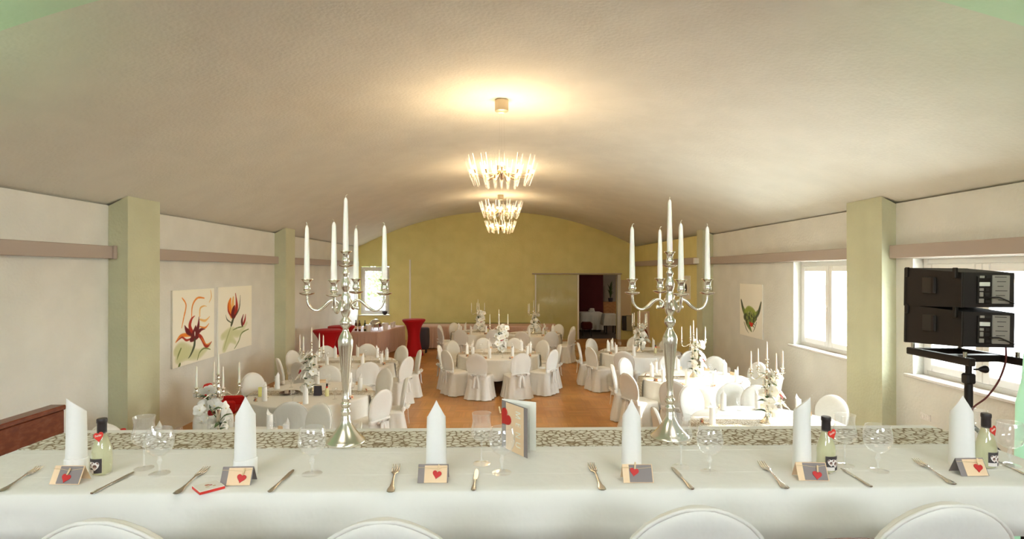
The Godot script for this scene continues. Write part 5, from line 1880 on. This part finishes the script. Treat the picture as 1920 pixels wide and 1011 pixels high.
# ==================================================================== chandeliers
func chandeliers():
	var m_glass := glassy(0.07, 0.03)
	var root := Node3D.new()
	var apex := 4.845 - 0.004
	# canopy on the vault, y = 0 at the lamp's own centre height
	var cy := 3.9
	var up := apex - cy
	var st := st_new()
	lathe(st, [Vector2(0, up - 0.15), Vector2(0.075, up - 0.15), Vector2(0.09, up - 0.14), Vector2(0.09, up), Vector2(0, up)], 24)
	part("canopy", st, mat(Color8(186, 174, 150), 0.35, 0.5), root)
	for i in 3:
		var a := TAU * i / 3 + 0.4
		st = st_new()
		tube(st, [Vector3(cos(a) * 0.03, up - 0.145, sin(a) * 0.03), Vector3(cos(a) * 0.05, 0.03, sin(a) * 0.05)], 0.0008, 5)
		part("suspension_wire", st, M.chrome, root)
	st = st_new()
	lathe(st, [Vector2(0, -0.1), Vector2(0.02, -0.09), Vector2(0.035, -0.04), Vector2(0.06, -0.02), Vector2(0.06, 0.02), Vector2(0.02, 0.05), Vector2(0, 0.05)], 20)
	part("hub", st, M.brass, root)
	var rings := [[12, 0.405, 0.36, 0.0, 0.30], [8, 0.24, 0.30, -0.045, 0.22]]
	var tube_shape := {}
	for ri in 2:
		var q: Array = rings[ri]
		for i in q[0]:
			var a: float = TAU * (i + 0.5 * ri) / q[0]
			var d := Vector3(cos(a), 0, sin(a))
			var tilt: float = q[4]
			var axis := (Vector3.UP * cos(tilt) + d * sin(tilt)).normalized()
			var sx := axis.cross(Vector3(-sin(a), 0, cos(a))).normalized()
			var b := Basis(sx, axis, sx.cross(axis))
			var c: Vector3 = d * q[1] + Vector3(0, q[3] + 0.02 * (i % 2), 0)
			if not tube_shape.has(ri):
				var s2 := st_new()
				var hl: float = q[2] * 0.5
				lathe(s2, [Vector2(0.018, -hl), Vector2(0.026, -hl * 0.5), Vector2(0.030, 0.0), Vector2(0.034, hl)], 14)
				var s3 := st_new()
				lathe(s3, [Vector2(0, -0.07), Vector2(0.010, -0.07), Vector2(0.012, -0.02), Vector2(0.009, -0.018), Vector2(0, -0.018)], 10)
				var s4 := st_new()
				lathe(s4, [Vector2(0, -0.018), Vector2(0.009, -0.012), Vector2(0.017, 0.006), Vector2(0.019, 0.018), Vector2(0.014, 0.032), Vector2(0, 0.038)], 12)
				tube_shape[ri] = [mesh_of(s2), mesh_of(s3), mesh_of(s4)]
			var xf := Transform3D(b, c)
			var g := obj("glass_tube", tube_shape[ri][0], m_glass, root); g.transform = xf
			var s := obj("socket", tube_shape[ri][1], M.brass, root); s.transform = xf
			var bu := obj("bulb", tube_shape[ri][2], M.bulb, root); bu.transform = xf
			st = st_new()
			tube(st, [d * 0.04, d * q[1] * 0.6 + Vector3(0, q[3] * 0.6 - 0.05, 0), c + axis * -0.06], 0.004, 5)
			part("arm", st, M.brass, root)
	var l := OmniLight3D.new(); l.name = "chandelier_light"
	l.light_color = Color8(255, 222, 176); l.light_energy = 1.25; l.omni_range = 40.0; l.omni_attenuation = 2.0
	l.light_size = 0.3; l.shadow_enabled = true; l.position = Vector3(0, 0.12, 0)
	root.add_child(l)
	var zs := [-7.33, -11.95, -16.5]
	for i in 3:
		dup(root, "chandelier", "chandelier of flared glass tubes with glowing bulbs, %s of three in the row" % ["nearest", "middle", "farthest"][i], "chandelier", Vector3(XM + 0.07, cy, zs[i]), 0.35 * i, "chandeliers along the vault")

# ==================================================================== loudspeakers
func speakers():
	var e := on_z(1803, 540, -3.57)     # the shared rear left edge
	var x0 := e.x
	var z0 := -3.57
	var sp := []
	var at_px := [[509, 578], [583, 652]]
	var stand := thing("speaker_stand", "black pole stand with a flying frame carrying two loudspeakers", "stand")
	for i in 2:
		var yt := on_z(1803, at_px[i][0], z0).y
		var yb := on_z(1803, at_px[i][1], z0).y
		var w := 0.40
		var d := 0.47
		var h := yt - yb - 0.012
		var pitch: float = [0.012, -0.012][i]
		var t := thing("loudspeaker", "black loudspeaker box with a grey label plate, the %s of two on the stand" % ["upper", "lower"][i], "loudspeaker", Vector3(x0, (yt + yb) * 0.5, z0))
		t.rotation = Vector3(pitch, 0, -0.01 - 0.02 * i)
		t.set_meta("group", "loudspeakers on the stand")
		# cabinet tapers towards its rear; local origin is the rear left edge's middle, front at -z
		var st := st_new()
		st.set_smooth_group(-1)
		var hr := h * 0.5
		var hf := h * 0.61
		var p := [Vector3(0, -hr, 0), Vector3(w * 0.92, -hr, -0.02), Vector3(w * 0.92, hr, -0.02), Vector3(0, hr, 0), Vector3(-0.02, -hf, -d), Vector3(w + 0.04, -hf, -d), Vector3(w + 0.04, hf, -d), Vector3(-0.02, hf, -d)]
		var o := Vector3(w * 0.5, 0, -d * 0.5)
		for f in [[0, 1, 2, 3], [4, 5, 6, 7], [0, 3, 7, 4], [1, 2, 6, 5], [0, 1, 5, 4], [3, 2, 6, 7]]:
			quad_n(st, p[f[0]], p[f[1]], p[f[2]], p[f[3]], (p[f[0]] + p[f[2]]) * 0.5 - o)
		obj("cabinet", st, M.black_rough, t)
		# front grille rim, side handle recess
		obj("front_grille", bx(Vector3(w * 0.5 + 0.01, 0, -d - 0.008), Vector3(w + 0.07, h * 1.23, 0.02), 0.004), M.black_metal, t)
		var hd := obj("handle_recess", bx(Vector3(-0.012, 0.02, -0.26), Vector3(0.014, 0.115, 0.12), 0.004), M.black, t)
		obj("grip", bx(Vector3(-0.022, 0.02, -0.215), Vector3(0.012, 0.11, 0.03), 0.005), M.black_rough, hd)
		obj("side_edge", bx(Vector3(0.0, 0, 0.002), Vector3(0.016, h + 0.004, 0.016), 0.003), M.black_metal, t)
		# connector plate with sockets
		var cpn := obj("connector_plate", bx(Vector3(0.145, 0, 0.0), Vector3(0.085, h * 0.8, 0.012), 0.002), M.black_metal, t)
		for s in [[-0.018, 0.085, 0.03, 0.016], [0.02, 0.085, 0.03, 0.016], [0, 0.038, 0.068, 0.026], [-0.02, 0.003, 0.026, 0.018], [0.016, 0.003, 0.026, 0.018], [-0.02, -0.028, 0.022, 0.03], [0.016, -0.03, 0.03, 0.022], [-0.02, -0.07, 0.03, 0.028], [0.018, -0.075, 0.03, 0.014]]:
			obj("socket", bx(Vector3(0.145 + s[0], s[1], 0.008), Vector3(s[2], s[3], 0.008), 0.002), [mat_grey(), M.black, M.paper][2 if s[2] > 0.06 else (0 if s[0] < 0 else 1)], cpn)
		var lp := obj("label_plate", bx(Vector3(0.262, 0.004, -0.004), Vector3(0.115, h * 0.82, 0.012), 0.003), mat_grey(), t)
		for k in 6:
			obj("printed_line", bx(Vector3(0.255 + 0.006 * (k % 2), 0.085 - 0.03 * k, 0.0026), Vector3(0.08 - 0.02 * (k % 3), 0.004, 0.001), 0.0004), M.black, lp)
		# power cable along the rear
		st = st_new()
		tube(st, curve([Vector3(0.165, -0.05, 0.015), Vector3(0.2, -0.045, 0.05), Vector3(0.26, -0.06, 0.03), Vector3(0.33, -0.085, 0.02)], 16), 0.005, 6)
		obj("power_cable", st, M.black, t)
		# rigging tabs
		for zz in [-0.03, -d + 0.01]:
			obj("rigging_tab", bx(Vector3(-0.02, h * 0.5 - 0.005, zz), Vector3(0.02, 0.07, 0.03), 0.004), M.black_metal, t)
	# frame bar and pole
	var yb2 := on_z(1812, 672, -3.7).y
	var px := on_z(1812, 672, -3.72)
	var fr := st_new()
	box(fr, Vector3(x0 + 0.03, yb2, -3.80), Vector3(0.045, 0.05, 0.56), 0.006)
	box(fr, Vector3(x0 + 0.38, yb2, -3.80), Vector3(0.045, 0.05, 0.56), 0.006)
	box(fr, Vector3(x0 + 0.2, yb2, -3.72), Vector3(0.36, 0.045, 0.08), 0.006)
	box(fr, Vector3(x0 + 0.2, yb2, -4.04), Vector3(0.36, 0.045, 0.05), 0.006)
	obj("flying_frame", fr, M.black_metal, stand)
	var st := st_new()
	for zz in [-3.58, -4.04]:
		for xx in [0.03, 0.38]:
			st = st_new()
			tube(st, [Vector3(x0 + xx, yb2, zz), Vector3(x0 + xx, yb2 + 0.06, zz)], 0.012, 8)
			obj("frame_pin", st, M.chrome, stand)
	st = st_new()
	var pole_x := on_z(1816, 700, -3.72).x
	tube(st, [Vector3(pole_x, yb2, -3.72), Vector3(pole_x, yb2 - 0.22, -3.72)], 0.019, 14)
	obj("upper_pole", st, M.black_metal, stand)
	st = st_new()
	tube(st, [Vector3(pole_x, yb2 - 0.12, -3.72), Vector3(pole_x, STAGE + 0.1, -3.72)], 0.0245, 14)
	obj("lower_pole", st, M.black, stand)
	obj("collar", bx(Vector3(pole_x, yb2 - 0.14, -3.72), Vector3(0.062, 0.07, 0.062), 0.01), M.black, stand)
	st = st_new()
	var kx := Transform3D(Basis(Vector3(0, 1, 0), Vector3(1, 0, 0), Vector3(0, 0, -1)), Vector3(pole_x + 0.02, yb2 - 0.075, -3.70))
	lathe(st, [Vector2(0, 0), Vector2(0.006, 0), Vector2(0.006, 0.03), Vector2(0.016, 0.045), Vector2(0.026, 0.075), Vector2(0.024, 0.085), Vector2(0, 0.085)], 16, kx)
	obj("clamp_knob", st, M.black, stand)
	for i in 3:
		var a := TAU * i / 3 + 0.5
		st = st_new()
		tube(st, [Vector3(pole_x, STAGE + 0.42, -3.72), Vector3(pole_x + cos(a) * 0.36, STAGE + 0.02, -3.72 + sin(a) * 0.36)], 0.013, 8)
		obj("leg", st, M.black, stand)
	# cable from the lower box over the stand to the floor
	var c := []
	for q in [[1886, 652, -3.5], [1885, 680, -3.5], [1872, 715, -3.52], [1850, 745, -3.55], [1824, 766, -3.58], [1825, 790, -3.6], [1822, 815, -3.62]]: c.append(on_z(q[0], q[1], q[2]))
	c.append(Vector3(c[-1].x, STAGE + 0.3, -3.62)); c.append(Vector3(c[-1].x - 0.02, STAGE + 0.008, -3.6))
	st = st_new()
	tube(st, curve(c, 48), 0.0055, 7)
	tag(obj("speaker_cable", st, mat(Color8(96, 30, 24), 0.5)), "dark red cable hanging from the lower loudspeaker", "cable")

var grey_m: StandardMaterial3D
func mat_grey() -> StandardMaterial3D:
	if grey_m == null: grey_m = mat(Color8(160, 152, 140), 0.6)
	return grey_m

# ==================================================================== red high chairs
func red_seats():
	var t := Node3D.new()
	var st := st_new()
	# seat tub: back shell, side wings and front tray edge
	box(st, Vector3(0, 0.56, 0), Vector3(0.42, 0.07, 0.40), 0.025)
	box(st, Vector3(0, 0.65, 0.19), Vector3(0.42, 0.16, 0.06), 0.025)
	box(st, Vector3(0, 0.65, -0.19), Vector3(0.42, 0.16, 0.06), 0.025)
	part("seat", st, M.red_seat, t)
	st = st_new()
	var rings := []
	for q in [[0.56, 0.19], [0.70, 0.2], [0.84, 0.19], [0.92, 0.15], [0.955, 0.09], [0.965, 0.02]]:
		var ring := PackedVector3Array()
		for j in 28:
			var a := TAU * j / 28
			ring.append(Vector3(-0.21 + 0.045 * cos(a) * minf(1.0, q[1] / 0.1) - 0.12 * (q[0] - 0.56), q[0], q[1] * signf(sin(a)) * pow(absf(sin(a)), 0.8)))
		rings.append(ring)
	loft(st, rings, true, true)
	part("backrest", st, M.red_seat, t)
	for sx in [-1, 1]:
		for sz in [-1, 1]:
			st = st_new()
			tube(st, [Vector3(sx * 0.15, 0.54, sz * 0.14), Vector3(sx * 0.2, 0.0, sz * 0.2)], [0.016, 0.013], 8)
			part("leg", st, M.chrome, t)
	part("foot_board", bx(Vector3(0.16, 0.26, 0), Vector3(0.16, 0.03, 0.36), 0.008), M.oak, t)
	var a := on_y(412, 716, 0.965)
	dup(t, "high_chair", "red padded high chair with metal legs and wooden foot board by the left wall", "chair", Vector3(a.x + 0.06, 0, a.z - 0.05), 0.1, "red high chairs").scale = Vector3.ONE * 0.97
	var b := on_z(266, 790, -7.2)
	dup(t, "high_chair", "red padded seat by the near left pillar, only its top in view over the table", "chair", Vector3(b.x + 0.12, 0, -7.0), 0.6, "red high chairs").scale = Vector3.ONE * 0.72
